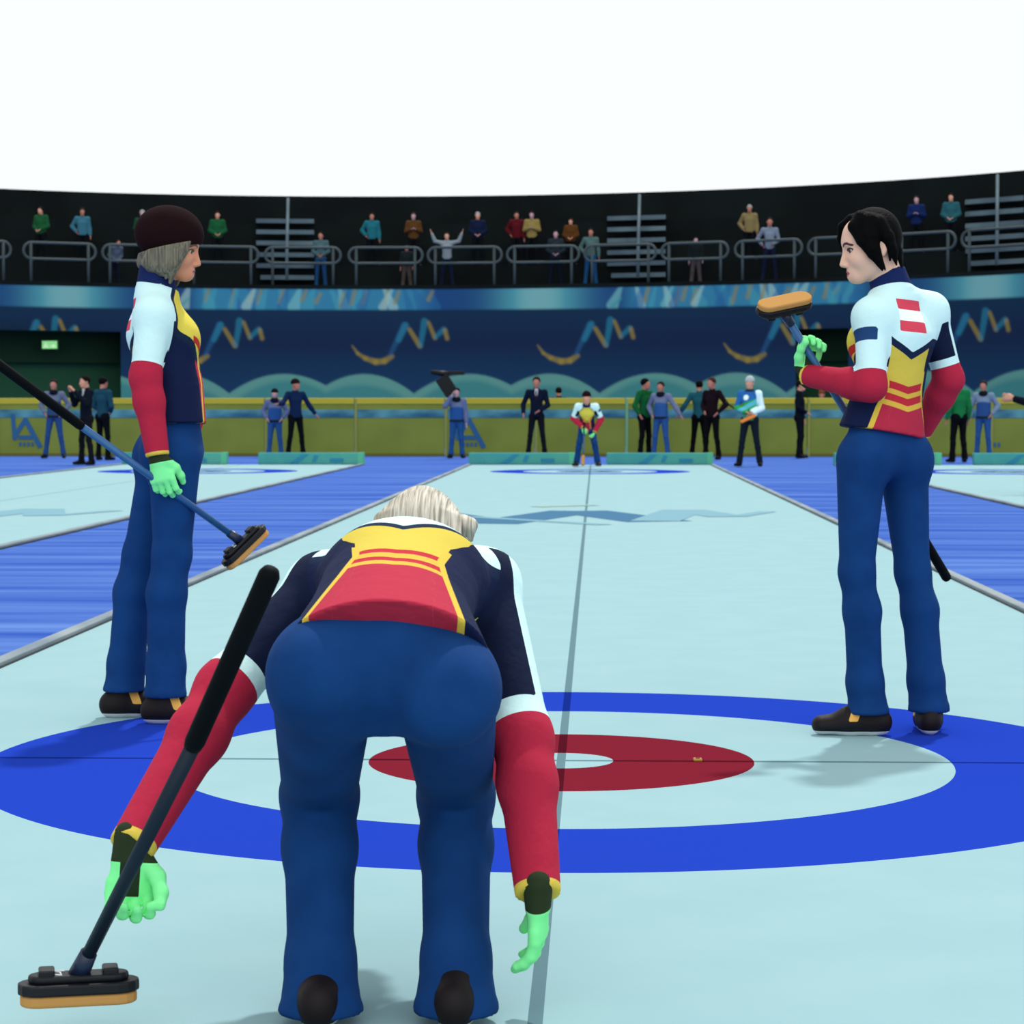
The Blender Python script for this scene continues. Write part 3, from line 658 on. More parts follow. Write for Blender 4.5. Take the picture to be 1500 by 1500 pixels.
    for S_ in 'LR':
        hp, kn, an = (np.array(J[x + S_]) for x in ('hip', 'kn', 'an'))
        Q.ell(hp - f * .035 * K - u * 0 + J.get('glute' + S_, J.get('glute', np.zeros(3))), (f, l, u), np.array((.085, .085, .10)) * K * J.get('glr', 1), J.get('glk', .05))
        mid = kn * .72 + an * .28 - f * .012
        lr = np.array(J.get('lr', (.092, .058, .057, .056, .066))) * K * legr
        hemp = J.get('hem' + S_, an + np.array([0, 0, -.015]))
        Q.chain([hp, kn, mid, an * .8 + kn * .2, hemp], list(lr[:4]) + [lr[4] * pants_flare], .03)
        if detail: Q.cone(hemp + (an - kn) * -.075, hemp + (an - kn) * -.03, lr[4] * .97, lr[4] * pants_flare * 1.07, .012)
        Q.cut(np.array(hemp), J.get('hemn', np.array([0, 0, -1.])), .004)
    Q.obj('trousers', h, m['pants'], root, base)
    if feet:
        for S_ in 'LR':
            Fs = SDF(.02); add_foot(Fs, J['an' + S_], J['toe' + S_]); Fs.obj('shoe', min(h, .012), m['shoe'], root, base, attrs=lambda V, S_=S_: shoe_attrs(V, J['an' + S_], J['toe' + S_]))
    return root, base
def simple_hair(root, base, head, m, h=.014, long=False):
    f, l, u = head['fr']; c = np.array(head['c']); s = head.get('s', 1)
    S = SDF(.01); S.ell(c + (f * -.024 + u * .048) * s, (f, l, u), np.array((.105, .085, .092)) * s)
    if long: S.ell(c + (f * -.05 - u * .05) * s, (f, l, u), np.array((.06, .082, .09)) * s, .03)
    S.cut(c + (f * .052 + u * .05) * s, f * .85 - u * .5, .01)
    if not long: S.cut(c - u * .045 * s, -u + f * .55, .01)
    return S.obj('hair', h, m, root, base)
def simple_hat(root, base, head, m, h=.014, name='knit_hat'):
    f, l, u = head['fr']; c = np.array(head['c']); s = head.get('s', 1)
    S = SDF(.01); S.ell(c + (f * -.02 + u * .058) * s, (f, l, u), np.array((.112, .092, .098)) * s); S.cut(c + (f * .0 + u * .032) * s, -u * 1 + f * .12, .006)
    return S.obj(name, h, m, root, base)

# ---- brooms
def broom(label, head_c, a, n, tip, grip_from, ms, bl=.205):
    """brush head at head_c, long axis a, pad facing n; the shaft runs to tip, gripped from grip_from on"""
    g = tag(empty('curling_broom', head_c), label, 'broom'); c = np.array(head_c); a = nv(a); n = nv(n - a * np.dot(a, n)); b = np.cross(n, a)
    def stad(L, w, k=8):
        r = w / 2; return [(L / 2 - r + r * math.cos(t), r * math.sin(t)) for t in np.linspace(-math.pi / 2, math.pi / 2, k)] + [(-L / 2 + r + r * math.cos(t), r * math.sin(t)) for t in np.linspace(math.pi / 2, 1.5 * math.pi, k)]
    MB().prism(stad(bl, .068), (0, 0, 0), (a, b, n), .021).build('brush_pad', ms['pad'], g, smooth=False, bevel=.006)
    MB().prism(stad(bl + .008, .076), -n * .020, (a, b, n), .020).build('brush_plate', ms['black'], g, bevel=.004)
    MB().prism(stad(bl * .86, .052), -n * .034, (a, b, n), .015).build('brush_back', ms['black'], g, bevel=.006)
    for q in (-1, 1): MB().obox(a * q * bl * .27 - n * .036, (a, b, n), (.014, .022, .008)).build('clip', ms['black'], g, bevel=.004)
    k = MB(); k.tube([a * -.045 - n * .0348 + b * .012, a * -.03 - n * .0350 + b * .02, a * -.032 - n * .0348 - b * .002, a * -.05 - n * .0348 - b * .012, a * -.024 - n * .0348 - b * .014], .0018, 6)
    k.build('printed_mark', ms['mark'], g)
    T = np.array(tip) - c; d = nv(T + n * .03); s0 = -n * .03
    e0 = s0 + nv(T - s0) * .055
    MB().tube([s0, e0], [.019, .0155], 12).build('ferrule', ms['dark'], g, smooth=True)
    G1 = np.array(grip_from) - c
    MB().tube([e0 * .5 + s0 * .5, G1], [.0125, .0135], 12).build('shaft', ms['shaft'], g, smooth=True)
    v = nv(T - G1); MB().tube([G1, G1 + v * .012, T - v * .014, T - v * .004, T], [.015, .0172, .0178, .0135, .004], 14).build('grip', ms['grip'], g, smooth=True)
    return g
BM = dict(pad=mat('broom_pad', 'b4864e', .9, .05), black=mat('broom_black', '0a0d14', .5, .25), dark=mat('broom_ferrule', '14203c', .4, .4), mark=mat('broom_mark', 'c8ccd0'),
          shaft=noise_mat('broom_shaft', '1c4c82', '256090', 4, rough=.4, spec=.4), grip=mat('broom_grip', '02060a', .7, .08))
# ------------------------------------------------------------------ the three players near the camera
team_m = layer_mat('team_jacket', NAVY, TEAM_LAYERS, bump=(22, .4, (1, 1, 1), .01))
pants_m = noise_mat('team_trousers', '0e3468', '123b72', 9, rough=.9, spec=.08, bump=.4)
shoe_m = layer_mat('team_shoe', '120a0e', [('rim', 0, 9, '0c1018'), ('sole', 0, 9, 'c9ced4'), ('strap', 0, 9, 'dfa850')], rough=.6, spec=.2)
glove_m = layer_mat('glove_green', '80f09a', [('palm', 0, 9, '22301f'), ('gcuff', 0, 9, '27331f')], rough=.8)
skin_r = skin_mat('skin_fair', 'dcb29c', 'b5586a', '4a3030', '30342f'); skin_l = skin_mat('skin_warm', 'c98a6c', 'b06a60', '6a4a3a')
def strand_mat(name, c1, c2, sx): return noise_mat(name, c1, c2, 1.0, sx, rough=.6, spec=.25, bump=.5)
hair_black = mat('hair_black', '020303', .7, .06, bump=(1.0, .6, (160, 160, 18), .01))
hair_ash = strand_mat('hair_ash', '4a473e', '74705f', (170, 170, 9)); hair_blonde = strand_mat('hair_blonde', '8a8272', 'cfc9bb', (190, 10, 14))
hat_m = mat('hat_maroon', '1c0d10', .95, .05, bump=(1.0, .5, (260, 260, 40), .004))
def glove(root, base, W_, hand, grip, s=1.0, cuffdir=None):
    d, n, t = hand; S = SDF(.006); add_hand(S, W_, d, n, t, *grip, s=1.1 * s)
    W_ = np.array(W_); cd = nv(cuffdir if cuffdir is not None else d); S.ecap(W_ - cd * .022, W_ + nv(d) * .02, nv(t), (.032, .028), (.030, .023), .01)
    nn = nv(n); dd = nv(d); tt = nv(np.array(t) - dd * (dd @ np.array(t)))
    def at(V):
        q = V - W_; x, z, y = q @ dd, q @ nn, q @ tt
        return dict(palm=np.minimum(np.minimum(z - .004, .085 - x), .018 - np.abs(y)) , gcuff=.024 - q @ dd)
    return S.obj('glove', .0042, glove_m, root, base, attrs=at)

# ---- right: dark haired player seen from behind, broom in the left hand
D = 8.12; f = basis((-.62, .785, 0)); tr = f
J = dict(pelvis=P(1293, 655, D), waist=P(1300, 582, D), chest=P(1312, 492, D), neck=P(1306, 424, D - .01), hem=P(1292, 634, D),
         shL=P(1277, 464, D - .10), shR=P(1362, 456, D + .10), elL=P(1276, 566, D - .16), wrL=P(1202, 550, D + .06), elR=P(1390, 556, D + .12), wrR=P(1348, 634, D + .24),
         hipL=P(1262, 675, D - .05), hipR=P(1323, 675, D + .06), knL=P(1255, 838, D - .05), knR=P(1337, 838, D + .06), anL=P(1270, 1040, D - .03), anR=P(1361, 1036, D + .03),
         hemL=P(1272, 1046, D - .03), hemR=P(1361, 1042, D + .03), toeL=(-1, .02), toeR=(.05, 1), side0=-f[1], side1=-f[1], outL=f[1], outR=-f[1] + f[0] * .4,
         armr=.053, innerL=150, pw=(.150, .108), glr=.95, jw=(1.05, .93, .92), lr=(.086, .058, .061, .060, .066), colh=.062)
hf = basis((-.985, -.05, -.19)); J['coldir'] = np.array([-.28, .1, .95])
hand_l = ((.16, .05, 1), (.25, -.95, .1), (-.95, -.2, .1)); J['handR'] = ((-.6, -.1, -.5), (.2, -1, 0), (0, 0, 1)); J['handL'] = hand_l
ta, tb = P(1149, 446, D - .04), P(1389, 850, D + .42); gp = ta + (tb - ta) * .165
dh, nh = nv(hand_l[0]), nv(hand_l[1]); nh = nv(nh - dh * (dh @ nh)); J['wrL'] = gp - dh * .080 - nh * .030
head = dict(c=P(1279, 366, D - .02), fr=hf, s=1.02)
rootR, bR = dress('person', 'woman with short black hair in red, white and yellow jacket, holding up a broom', J, tr, head, dict(skin=skin_r, jacket=team_m, pants=pants_m, shoe=shoe_m), h=.0075, hb=.02,
                  team=team_attrs(J, 100), female=True, detail=True, hands='stub')
glove(rootR, bR, J['wrL'], hand_l, ([(30, 60, 45), (34, 62, 45), (38, 62, 45), (40, 60, 45)], (.35, .75, .5)), cuffdir=(-.45, .2, .85)); 
glove(rootR, bR, J['wrR'], J['handR'], ((15, 25, 15), (.7, .6, .3)))
S = SDF(.008); c, s = head['c'], head['s']; F_, L_, U_ = hf
S.ell(c + (F_ * -.012 + U_ * .050) * s, hf, np.array((.092, .087, .092)) * s)
S.cone(c + (F_ * -.046 + U_ * .02) * s, c + (F_ * -.060 - U_ * .035) * s, .046, .028, .03)
S.cut(c + (F_ * .057 + U_ * .055) * s, F_ * .82 - U_ * .57, .004); S.cut(c + (F_ * -.02 - U_ * .028) * s, F_ * .8 - U_ * .6, .004)
q = 1
for q in (1, -1):
    lk = [([(.03, q * .05, .108), (.058, q * .062, .085), (.046, q * .077, .035), (.022, q * .083, -.018), (.002, q * .080, -.066)], [.028, .022, .018, .013, .003]),
          ([(.01, q * .062, .095), (.03, q * .078, .05), (.018, q * .086, .0), (-.004, q * .082, -.078)], [.028, .022, .016, .003]),
          ([(.0, q * .062, .095), (.006, q * .082, .045), (.0, q * .086, -.01), (-.014, q * .082, -.080)], [.026, .018, .010, .0025]),
          ([(-.02, q * .066, .08), (-.04, q * .076, .03), (-.052, q * .074, -.02), (-.056, q * .064, -.066)], [.03, .024, .016, .003]),
          ([(-.03, q * .07, .05), (-.046, q * .082, .0), (-.034, q * .080, -.050)], [.018, .014, .003])]
    loft_locks(S, c, hf, s, lk)
loft_locks(S, c, hf, s, [([(.05, -.02, .118), (.082, -.05, .10), (.094, -.068, .06), (.092, -.076, .012)], [.016, .012, .008, .002]), ([(-.05, 0, .05), (-.072, .02, -.02), (-.078, .03, -.078)], [.028, .02, .004]), ([(-.05, 0, .05), (-.072, -.03, -.02), (-.080, -.03, -.085)], [.028, .02, .004])])
S.obj('hair', .0048, hair_black, rootR, bR)
broom('curling broom with a tan pad held head up by the black haired woman', ta, P(1187, 433, D + .06) - P(1107, 450, D - .02), (-.12, -.62, .78), tb, tb + (ta - tb) * .36, BM)

# ---- left: player in a dark knitted hat, seen from her right side
D = 8.5; f = basis((.965, .26, 0))
J = dict(pelvis=P(252, 655, D), waist=P(252, 566, D), chest=P(234, 488, D), neck=P(228, 420, D), hem=P(254, 622, D),
         shR=P(225, 463, D - .15), shL=P(240, 461, D + .16), elR=P(213, 553, D - .20), wrR=P(231, 668, D - .22), elL=P(276, 604, D + .24), wrL=P(268, 652, D + .2),
         hipR=P(256, 672, D - .08), hipL=P(242, 672, D + .09), knR=P(252, 812, D - .09), knL=P(208, 812, D + .08), anR=P(241, 1018, D - .10), anL=P(180, 1012, D + .07),
         hemR=P(242, 1020, D - .1), hemL=P(181, 1016, D + .07), toeR=(.98, .12), toeL=(.97, .2), side0=-f[1], side1=-f[1], outL=f[1], outR=-f[1],
         armr=.057, pw=(.150, .116), bust=.068, jw=(.99, .99, .96), lr=(.092, .066, .068, .066, .070), colh=.07)
J['coldir'] = np.array([.1, .02, .98]); J['handR'] = ((.2, -.05, -1), (.1, .98, 0), (.98, -.1, .2)); J['handL'] = ((-.4, -.2, -.8), (.2, -1, 0), (1, 0, 0))
hf = basis((.985, .02, -.17)); head = dict(c=P(250, 368, D), fr=hf, s=.96)
rootL, bL = dress('person', 'woman in a dark knitted hat with grey bob, carrying a lowered broom', J, f, head, dict(skin=skin_l, jacket=team_m, pants=pants_m, shoe=shoe_m), h=.0075, hb=.02,
                  team=team_attrs(J, 100), female=True, detail=True, hands='stub')
glove(rootL, bL, J['wrR'], J['handR'], ([(18, 40, 40), (22, 42, 40), (26, 44, 40), (32, 44, 40)], (.55, .7, .45)))
glove(rootL, bL, J['wrL'], J['handL'], ((15, 25, 15), (.7, .6, .3)))
c, s = head['c'], head['s']; F_, L_, U_ = hf
S = SDF(.012); S.ell(c + (F_ * -.016 + U_ * .058) * s, hf, np.array((.115, .094, .098)) * s); S.cone(c + (F_ * -.05 + U_ * .02) * s, c + (F_ * -.062 - U_ * .0) * s, .07, .06, .03)
for q in (1, -1):
    S.cone(c + (F_ * .045 + L_ * q * .06 + U_ * .06) * s, c + (F_ * .0 + L_ * q * .072 - U_ * .07) * s, .032, .030, .02); S.cone(c + (F_ * -.01 + L_ * q * .066 + U_ * .03) * s, c + (F_ * -.045 + L_ * q * .062 - U_ * .06) * s, .04, .034, .02)
    loft_locks(S, c, hf, s, [([(.062, q * .064, .06), (.055, q * .076, .01), (.035, q * .082, -.05), (.03, q * .078, -.118)], [.02, .022, .022, .006])] + [([(.03 - k * .02, q * (.082 - .001 * k), .0), (.018 - k * .022, q * (.086 - .004 * k), -.06), (.012 - k * .025, q * (.08 - .005 * k), -.108 + .012 * k)], [.022, .02, .004]) for k in range(5)])
S.cone(c + (F_ * -.05 - U_ * .02) * s, c + (F_ * -.088 - U_ * .058) * s, .06, .03, .02)
S.cut(c + (F_ * .083 + U_ * .04) * s, F_, .004); S.cut(c + U_ * .017 * s, U_ - F_ * .395, .004); S.func(lambda p: -np.maximum(.05 - np.abs((p - c) @ L_) / s, 0) * 0 + np.maximum(np.abs((p - c) @ L_) / s - .058, .022 - (p - c) @ F_ / s), .006, True)
S.obj('hair', .0048, hair_ash, rootL, bL)
S = SDF(.01); S.ell(c + (F_ * -.014 + U_ * .066) * s, hf, np.array((.128, .104, .104)) * s); S.ell(c + (F_ * -.06 + U_ * .05) * s, hf, np.array((.075, .09, .075)) * s, .03)
S.cut(c + (U_ * .0025) * s, -U_ + F_ * .395, .006); S.obj('knit_hat', .006, hat_m, rootL, bL)
tp, hd = P(-60, 490, D - .62), P(352, 799, D - .02)
broom('curling broom with orange pad held low by the woman in the dark hat', P(360, 802, D - .02), P(392, 768, D + .03) - P(322, 836, D - .07), (.62, .30, -.66), tp, tp + (hd - tp) * .42, BM)

# ---- middle: player bent over in the hack, seen from behind
n_b = nv((.02, -.28, .96)); f = (-n_b, np.array([-1., 0, 0]), np.cross(-n_b, np.array([-1., 0, 0])))
up_b = nv(P(615, 862, 4.80) - P(561, 980, 4.06)); fb = nv(np.cross(np.array([1., 0, 0]), up_b)) * -1
f = (fb if fb[2] < 0 else -fb, np.array([-1., .0, 0]), up_b)
J = dict(pelvis=P(562, 962, 4.15), waist=P(570, 908, 4.31), chest=P(592, 850, 4.54), neck=P(614, 866, 4.80), hem=P(561, 995, 4.04),
         shL=P(470, 862, 4.66), shR=P(712, 856, 4.66), elL=P(330, 1010, 4.48), wrL=P(192, 1242, 4.22), elR=P(766, 1082, 4.46), wrR=P(788, 1310, 4.28),
         hipL=P(474, 1012, 4.12), hipR=P(653, 1012, 4.12), knL=P(468, 1165, 4.50), knR=P(668, 1165, 4.58), anL=P(470, 1475, 4.28), anR=P(668, 1470, 4.28), toeL=(0, 1), toeR=(0, 1),
         side0=np.array([1., 0, 0]), side1=nv(P(714, 845, 4.6) - P(466, 850, 4.6)), outL=np.array([-1., .1, .3]), outR=np.array([1., .1, .3]), armr=.058,
         pw=(.176, .128), jw=(1.2, 1.04, 1.0), lr=(.090, .070, .066, .060, .072), glr=1.12, glk=.04, colh=.04, redt=.93, navt=-.2, noband=True, hemcut=(P(561, 872, 4.0), np.array([0, -.74, -.67])), yokecap=.3, tmap=(1.32, -.237), cw=1.25, panelp=[(-.13, .70), (0, .555), (.13, .70), (.12, .60), (.09, .49), (.078, .32), (.088, .24), (.16, -.45), (-.16, -.45), (-.088, .24), (-.078, .32), (-.09, .49), (-.12, .60)])
J['coldir'] = nv(np.array([.02, .9, .25])); J['handL'] = ((-.05, -.1, -1), (.25, -.95, 0), (.9, .2, -.1)); J['handR'] = ((.0, .25, -1), (-.9, .2, 0), (0, 1, .2))
J['gluteL'] = np.array([0, -.035, .0]); J['gluteR'] = np.array([.004, -.05, -.03])
hf = basis((.03, .97, -.10)); head = dict(c=P(618, 814, 5.02), fr=hf, s=1.0)
rootB, bB = dress('person', 'bent over player in the middle foreground seen from behind, ash blonde hair in a bun', J, f, head, dict(skin=skin_l, jacket=team_m, pants=pants_m, shoe=shoe_m), h=.0075, hb=.02,
                  team=team_attrs(J, 38), detail=True, hands='stub')
glove(rootB, bB, J['wrL'], J['handL'], ((35, 60, 45), (.5, .6, .5)), s=.95); glove(rootB, bB, J['wrR'], J['handR'], ((15, 25, 20), (.6, .7, .3)), s=.95)
c, s = head['c'], head['s']; F_, L_, U_ = hf
S = SDF(.012); S.ell(c + (F_ * -.022 + U_ * .046) * s, hf, np.array((.108, .094, .094)) * s); S.ell(c + (F_ * -.04 - U_ * .02) * s, hf, np.array((.075, .086, .08)) * s, .03)
S.cut(c + (F_ * .055 + U_ * .04) * s, F_ * .85 - U_ * .5, .006)
for k in np.arange(-6, 6.1, .75): S.chain([c + F_ * -.01 + L_ * k * .008 + U_ * (.138 - (k / 6) ** 2 * .022), c + F_ * -.085 + L_ * k * .0132 + U_ * (.092 - (k / 6) ** 2 * .02), c + F_ * -.118 + L_ * k * .0135 + U_ * .01], [.010, .013, .014], .005)
S.obj('hair', .0048, hair_blonde, rootB, bB)
S = SDF(.01); bc_ = P(676, 770, 4.96); S.ell(bc_, (F_, L_, U_), (.026, .030, .024)); S.chain([bc_ + L_ * .02 + U_ * .01, bc_ + F_ * -.02 - L_ * .02, bc_ - L_ * .02 - U_ * .03], [.012, .014, .005]); S.obj('hair_bun', .004, hair_blonde, rootB, bB)
tp = P(399, 832, 3.72); hd = P(128, 1440, 4.16)
broom('curling broom with a thick black grip, held by the bent over player', hd + np.array([-.02, .02, -.02]), (1, .25, 0), (.05, .0, -1), tp, tp + (hd - tp) * .405, dict(BM, shaft=mat('shaft_dark', '0b1c2c', .5, .2)))
# ------------------------------------------------------------------ people along the boards and in the stand
sk = [mat('skin_tone_a', 'c48e78', .6, .2), mat('skin_tone_b', 'a87060', .6, .2), mat('skin_tone_c', 'b08a90', .6, .2)]
def cl(h): return mat('cloth_' + h, h, .9, .06, k=.72)
shoe_dark = mat('shoe_dark', '0c0f14', .7, .1)
ARMS = dict(down=((.05, -.02, -.29), (.07, .05, -.54)), hip=((.14, -.08, -.24), (.02, .06, -.42)), front=((.07, .0, -.28), (-.10, .17, -.40)), clap=((.08, .12, -.23), (-.09, .30, .03)), fold=((.06, .02, -.27), (-.12, .2, -.22)),
            up=((.20, .02, .05), (.30, .08, .30)), reach=((.16, .08, -.20), (.34, .22, -.22)), shoulder=((.10, .16, -.12), (-.05, .18, .12)), out=((.16, -.02, -.24), (.30, .02, -.44)), pocket=((.12, -.04, -.27), (.10, .08, -.46)), knee=((.10, .02, -.29), (.02, .14, -.52)))
def pose(x, y, z0, face, Ht=1.76, armL='down', armR='down', spread=.10, lean=0, head_turn=0, crouch=0):
    k = Ht / 1.76; f = nv(np.array([math.cos(math.radians(face)), math.sin(math.radians(face)), 0])); l = np.array([-f[1], f[0], 0]); o = np.array([x, y, z0]); z = np.array([0, 0, 1.])
    lz = math.radians(lean); dz = -.16 * crouch
    def q(a, b, c):                   # forward, left, up; the trunk leans about the hips
        c += dz
        if c > .93 + dz:
            h = c - .93 - dz; a, c = a + h * math.sin(lz) - .10 * crouch, .93 + dz + h * math.cos(lz)
        elif c > .6 + dz: a -= .10 * crouch
        return o + (f * a + l * b + z * c) * k
    J = dict(pelvis=q(0, 0, .94), waist=q(.01, 0, 1.10), chest=q(.0, 0, 1.28), neck=q(-.01, 0, 1.47), hem=q(0, 0, .90), side0=-l, side1=-l, outL=l, outR=-l)
    up = nv(q(0, 0, 1.4) - q(0, 0, 1.0)); fw = np.cross(l, up) if np.cross(l, up) @ f > 0 else -np.cross(l, up)
    for S_, s, a in (('L', 1, armL), ('R', -1, armR)):
        sh = q(0, s * .175, 1.42); (b0, a0, c0), (b1, a1, c1) = ARMS[a] if isinstance(a, str) else a
        J['sh' + S_] = sh; J['el' + S_] = sh + (l * s * b0 + fw * a0 + up * c0) * k; J['wr' + S_] = sh + (l * s * b1 + fw * a1 + up * c1) * k
        J['hip' + S_] = q(0, s * .085, .90); J['kn' + S_] = o + (f * (.03 + .10 * crouch) + l * s * (.085 + spread * .5) + z * .49) * k; J['an' + S_] = o + (f * 0 + l * s * (.085 + spread) + z * .08) * k
        J['toe' + S_] = tuple((f + l * s * .3)[:2]); d = nv(J['wr' + S_] - J['el' + S_]); J['hand' + S_] = (d, nv(np.cross(d, fw) + .01), nv(fw + up * .3))
    hf = rot(f, z, head_turn); hfr = basis(hf + z * -.05); head = dict(c=q(0.035, 0, 1.62), fr=hfr, s=1.0 * k)
    return J, (fw, l, up), head
def figure(label, x, y, z0, face, skin, top, bottom, hair, cover=None, group=None, Ht=1.76, h=.022, jr=1.0, extra=None, **kw):
    J, fr, head = pose(x, y, z0, face, Ht, **kw); J['armr'] = .062
    r, base = dress('person', label, J, fr, head, dict(skin=sk[skin], jacket=cl(top), pants=cl(bottom), shoe=shoe_dark), h=h, jr=jr, group=group, pants_flare=1.05)
    if z0: base[2] = 0
    (simple_hat if cover == 'hat' else simple_hair)(r, base, head, cl(hair), .02)
    if extra: extra(r, base, J, fr, head)
    return r
def scarf(col, size=1.0):
    def e(r, base, J, fr, head):
        S = SDF(.02); S.ell(np.array(J['neck']) + fr[0] * .035 - fr[2] * .01, fr, np.array((.105, .11, .075)) * size); S.obj('scarf', .02, cl(col), r, base)
    return e
def bib(col):
    def e(r, base, J, fr, head):
        scarf('141c26')(r, base, J, fr, head)
        S = SDF(.03); S.ecap(np.array(J['hem']) + fr[2] * .06, np.array(J['chest']) - fr[2] * .06, -fr[1], (.166, .128), (.164, .135)); S.obj('coat_front', .02, cl(col), r, base)
        S = SDF(.02); S.ecap(np.array(J['hem']) + fr[2] * .01, np.array(J['hem']) + fr[2] * .05, -fr[1], (.176, .135), (.176, .135), capz=.02); S.obj('belt', .018, cl('1f2c30'), r, base)
    return e
def shirt(tie='3a1420'):
    def e(r, base, J, fr, head):
        S = SDF(.01); S.cone(np.array(J['neck']) + fr[0] * .055, np.array(J['chest']) + fr[0] * .098, .045, .024); S.obj('shirt', .015, cl('c4ccd0'), r, base)
        S = SDF(.01); S.cone(np.array(J['neck']) + fr[0] * .095 - fr[2] * .02, np.array(J['chest']) + fr[0] * .115 - fr[2] * .02, .012, .022); S.obj('tie', .011, cl(tie), r, base)
    return e
def at(u, v): g = G(u, v); return g[0], g[1]
TO_CAM = -90
P_ = dict(u1=at(80, 671), u2=at(127, 681), u3=at(151, 674), u4=at(403, 670), u5=at(433, 671), u6=at(669, 671), u7=at(786, 671), u10=at(944, 671), u11=at(968, 671.5), u12=at(1024, 671), u13=at(1043, 673), u14=at(1098, 683), u15=at(1171, 671), u17=at(1404, 677), u18=at(1440, 672))
figure('steward in a grey blue parka and blue trousers beside the clapping man', *P_['u1'], 0, TO_CAM, 1, '6a7890', '2a5088', '2a2224', Ht=1.86, armL='hip', armR='hip', spread=.12, extra=bib('34507e'))
figure('man in a black suit clapping with raised hands', *P_['u2'], 0, -140, 0, '0f1624', '14161d', '15110f', Ht=1.84, armL='clap', armR='clap', spread=.13, h=.018, extra=shirt('10141c'))
figure('person in a teal jacket seen from behind the clapping man', *P_['u3'], 0, 60, 1, '1d4a5c', '0a0f14', '0c0d0f', Ht=1.88, armL='front', armR='front', spread=.05)
figure('steward in a blue parka, dark scarf and beanie, hands on hips', *P_['u4'], 0, TO_CAM, 2, '6878a0', '2b5a94', '141a1c', cover='hat', Ht=1.64, armL='hip', armR='hip', spread=.08, extra=bib('2d5a9c'))
figure('coach in a navy jacket and black trousers pointing down', *P_['u5'], 0, -60, 1, '12284e', '0b0d12', '1d1418', cover='hat', Ht=1.86, armL='out', armR='reach', spread=.10, head_turn=30)
def tvcam(r, base, J, fr, head): pass
figure('camera operator in a blue parka with a camera on the shoulder', *P_['u6'], 0, TO_CAM, 2, '6878a0', '245590', '161a1c', Ht=1.66, armL='down', armR='shoulder', spread=.06, extra=bib('2a5a9c'))
cx, cy = P_['u6']; cm = tag(empty('video_camera', (cx - .15, cy, 1.60)), 'black video camera on the shoulder of the operator in blue', 'camera'); blk = mat('camera_black', '06080a', .5, .2)
MB().obox(np.array((-.08, .02, .10)), (nv((-.55, 0, .84)), Ya, nv((.84, 0, .55))), (.24, .12, .16)).build('camera_body', blk, cm, bevel=.02)
MB().tube([(-.45, 0, .42), (-.2, 0, .39), (-.05, 0, .38)], [.05, .065, .065], 12).build('lens', blk, cm, smooth=True)
MB().obox(np.array((.15, 0, .40)), (Xa, Ya, Za), (.19, .05, .045)).build('viewfinder', blk, cm, bevel=.01)
MB().tube([(-.1, 0, .28), (-.04, 0, .38)], .03, 8).build('mount', blk, cm, smooth=True)
figure('man in a dark navy suit and white shirt with hands joined', *P_['u7'], 0, -95, 1, '101a30', '11161f', '2a1d18', Ht=1.92, armL='front', armR='pocket', spread=.10, h=.018, extra=shirt())
figure('person behind the boards, only dark hair and face above them', (821 - 873) / 61 * CAM_H, BY + 2.0, 0, 100, 1, '1c3038', '10161c', '17130f', Ht=1.72)
figure('official in a green jacket and black trousers beside a blue steward', *P_['u10'], 0, -40, 1, '146234', '0a0d10', '0d0d0e', Ht=1.88, armL='hip', armR='pocket', spread=.07, jr=1.05, head_turn=20)
figure('steward in a blue parka with a bare head, beside the green official', *P_['u11'], 0, -110, 1, '7480a0', '2c5a98', '2c2424', Ht=1.80, armL='out', armR='hip', spread=.09, extra=bib('34609e'))
figure('person in a teal vest and black trousers seen from behind', *P_['u12'], 0, 80, 1, '205a64', '07090b', '0b0b0c', Ht=1.83, armL='out', armR='down', spread=.08)
figure('person in a dark maroon and black jacket facing the teal vest', *P_['u13'], 0, -130, 1, '1c1018', '0a0b0e', '4a2a26', Ht=1.88, armL='hip', armR='front', spread=.10)
figure('man in a black suit walking right in profile', *P_['u15'], 0, -15, 0, '0d1422', '0c1018', '15110f', Ht=1.84, armL='down', armR='front', spread=.03)
figure('person in an orange cap behind the boards by the right passage', (1190 - 873) / 61 * CAM_H, BY + 2.5, 0, -100, 1, '1a3a2a', '10161c', '7a4426', cover='hat', Ht=1.64)
figure('official in a bright green jacket seen from behind, right of the players', *P_['u17'], 0, 110, 1, '1a7a44', '0a0d11', '2a1014', Ht=1.86, armL='down', armR='down', spread=.06, jr=1.08)
figure('steward in a pale parka with dark scarf beside the green official, right', *P_['u18'], 0, -110, 1, '7d95ac', '2a5894', '30282a', Ht=1.82, armL='hip', armR='pocket', spread=.06, extra=bib('2f5590'))

# the crouching skip of the same team, in front of the far bumpers
D = P(860, 683, 1) ; gx, gy = at(860, 683)
J, fr, head = pose(gx, gy, 0, -92, 1.74, armL=((.11, .05, -.27), (-.02, .24, -.46)), armR=((.10, .02, -.27), (-.10, .22, -.36)), spread=.13, lean=34, crouch=.8); J.update(armr=.064, redt=.8, armL=0)
head['fr'] = basis((0, -1, -.1))
skip_m = team_m
r, b = dress('person', 'crouching player in a dark hat at the far house, leaning on a broom', J, fr, head, dict(skin=sk[0], jacket=skip_m, pants=pants_m, shoe=shoe_m), h=.013, team=team_attrs(J, 95), pants_flare=1.05)
simple_hat(r, b, head, hat_m, .012); simple_hair(r, b, dict(head, s=.98), hair_ash, .012)
for S_ in 'LR': glove(r, b, J['wr' + S_], J['hand' + S_], ((35, 55, 40), (.5, .6, .5)))
hb_ = np.array([at(854, 684)[0], gy - .34, .13]); tp = np.array(J['wrR']) * .9 + np.array(J['wrL']) * .1 + np.array([0, -.03, .12])
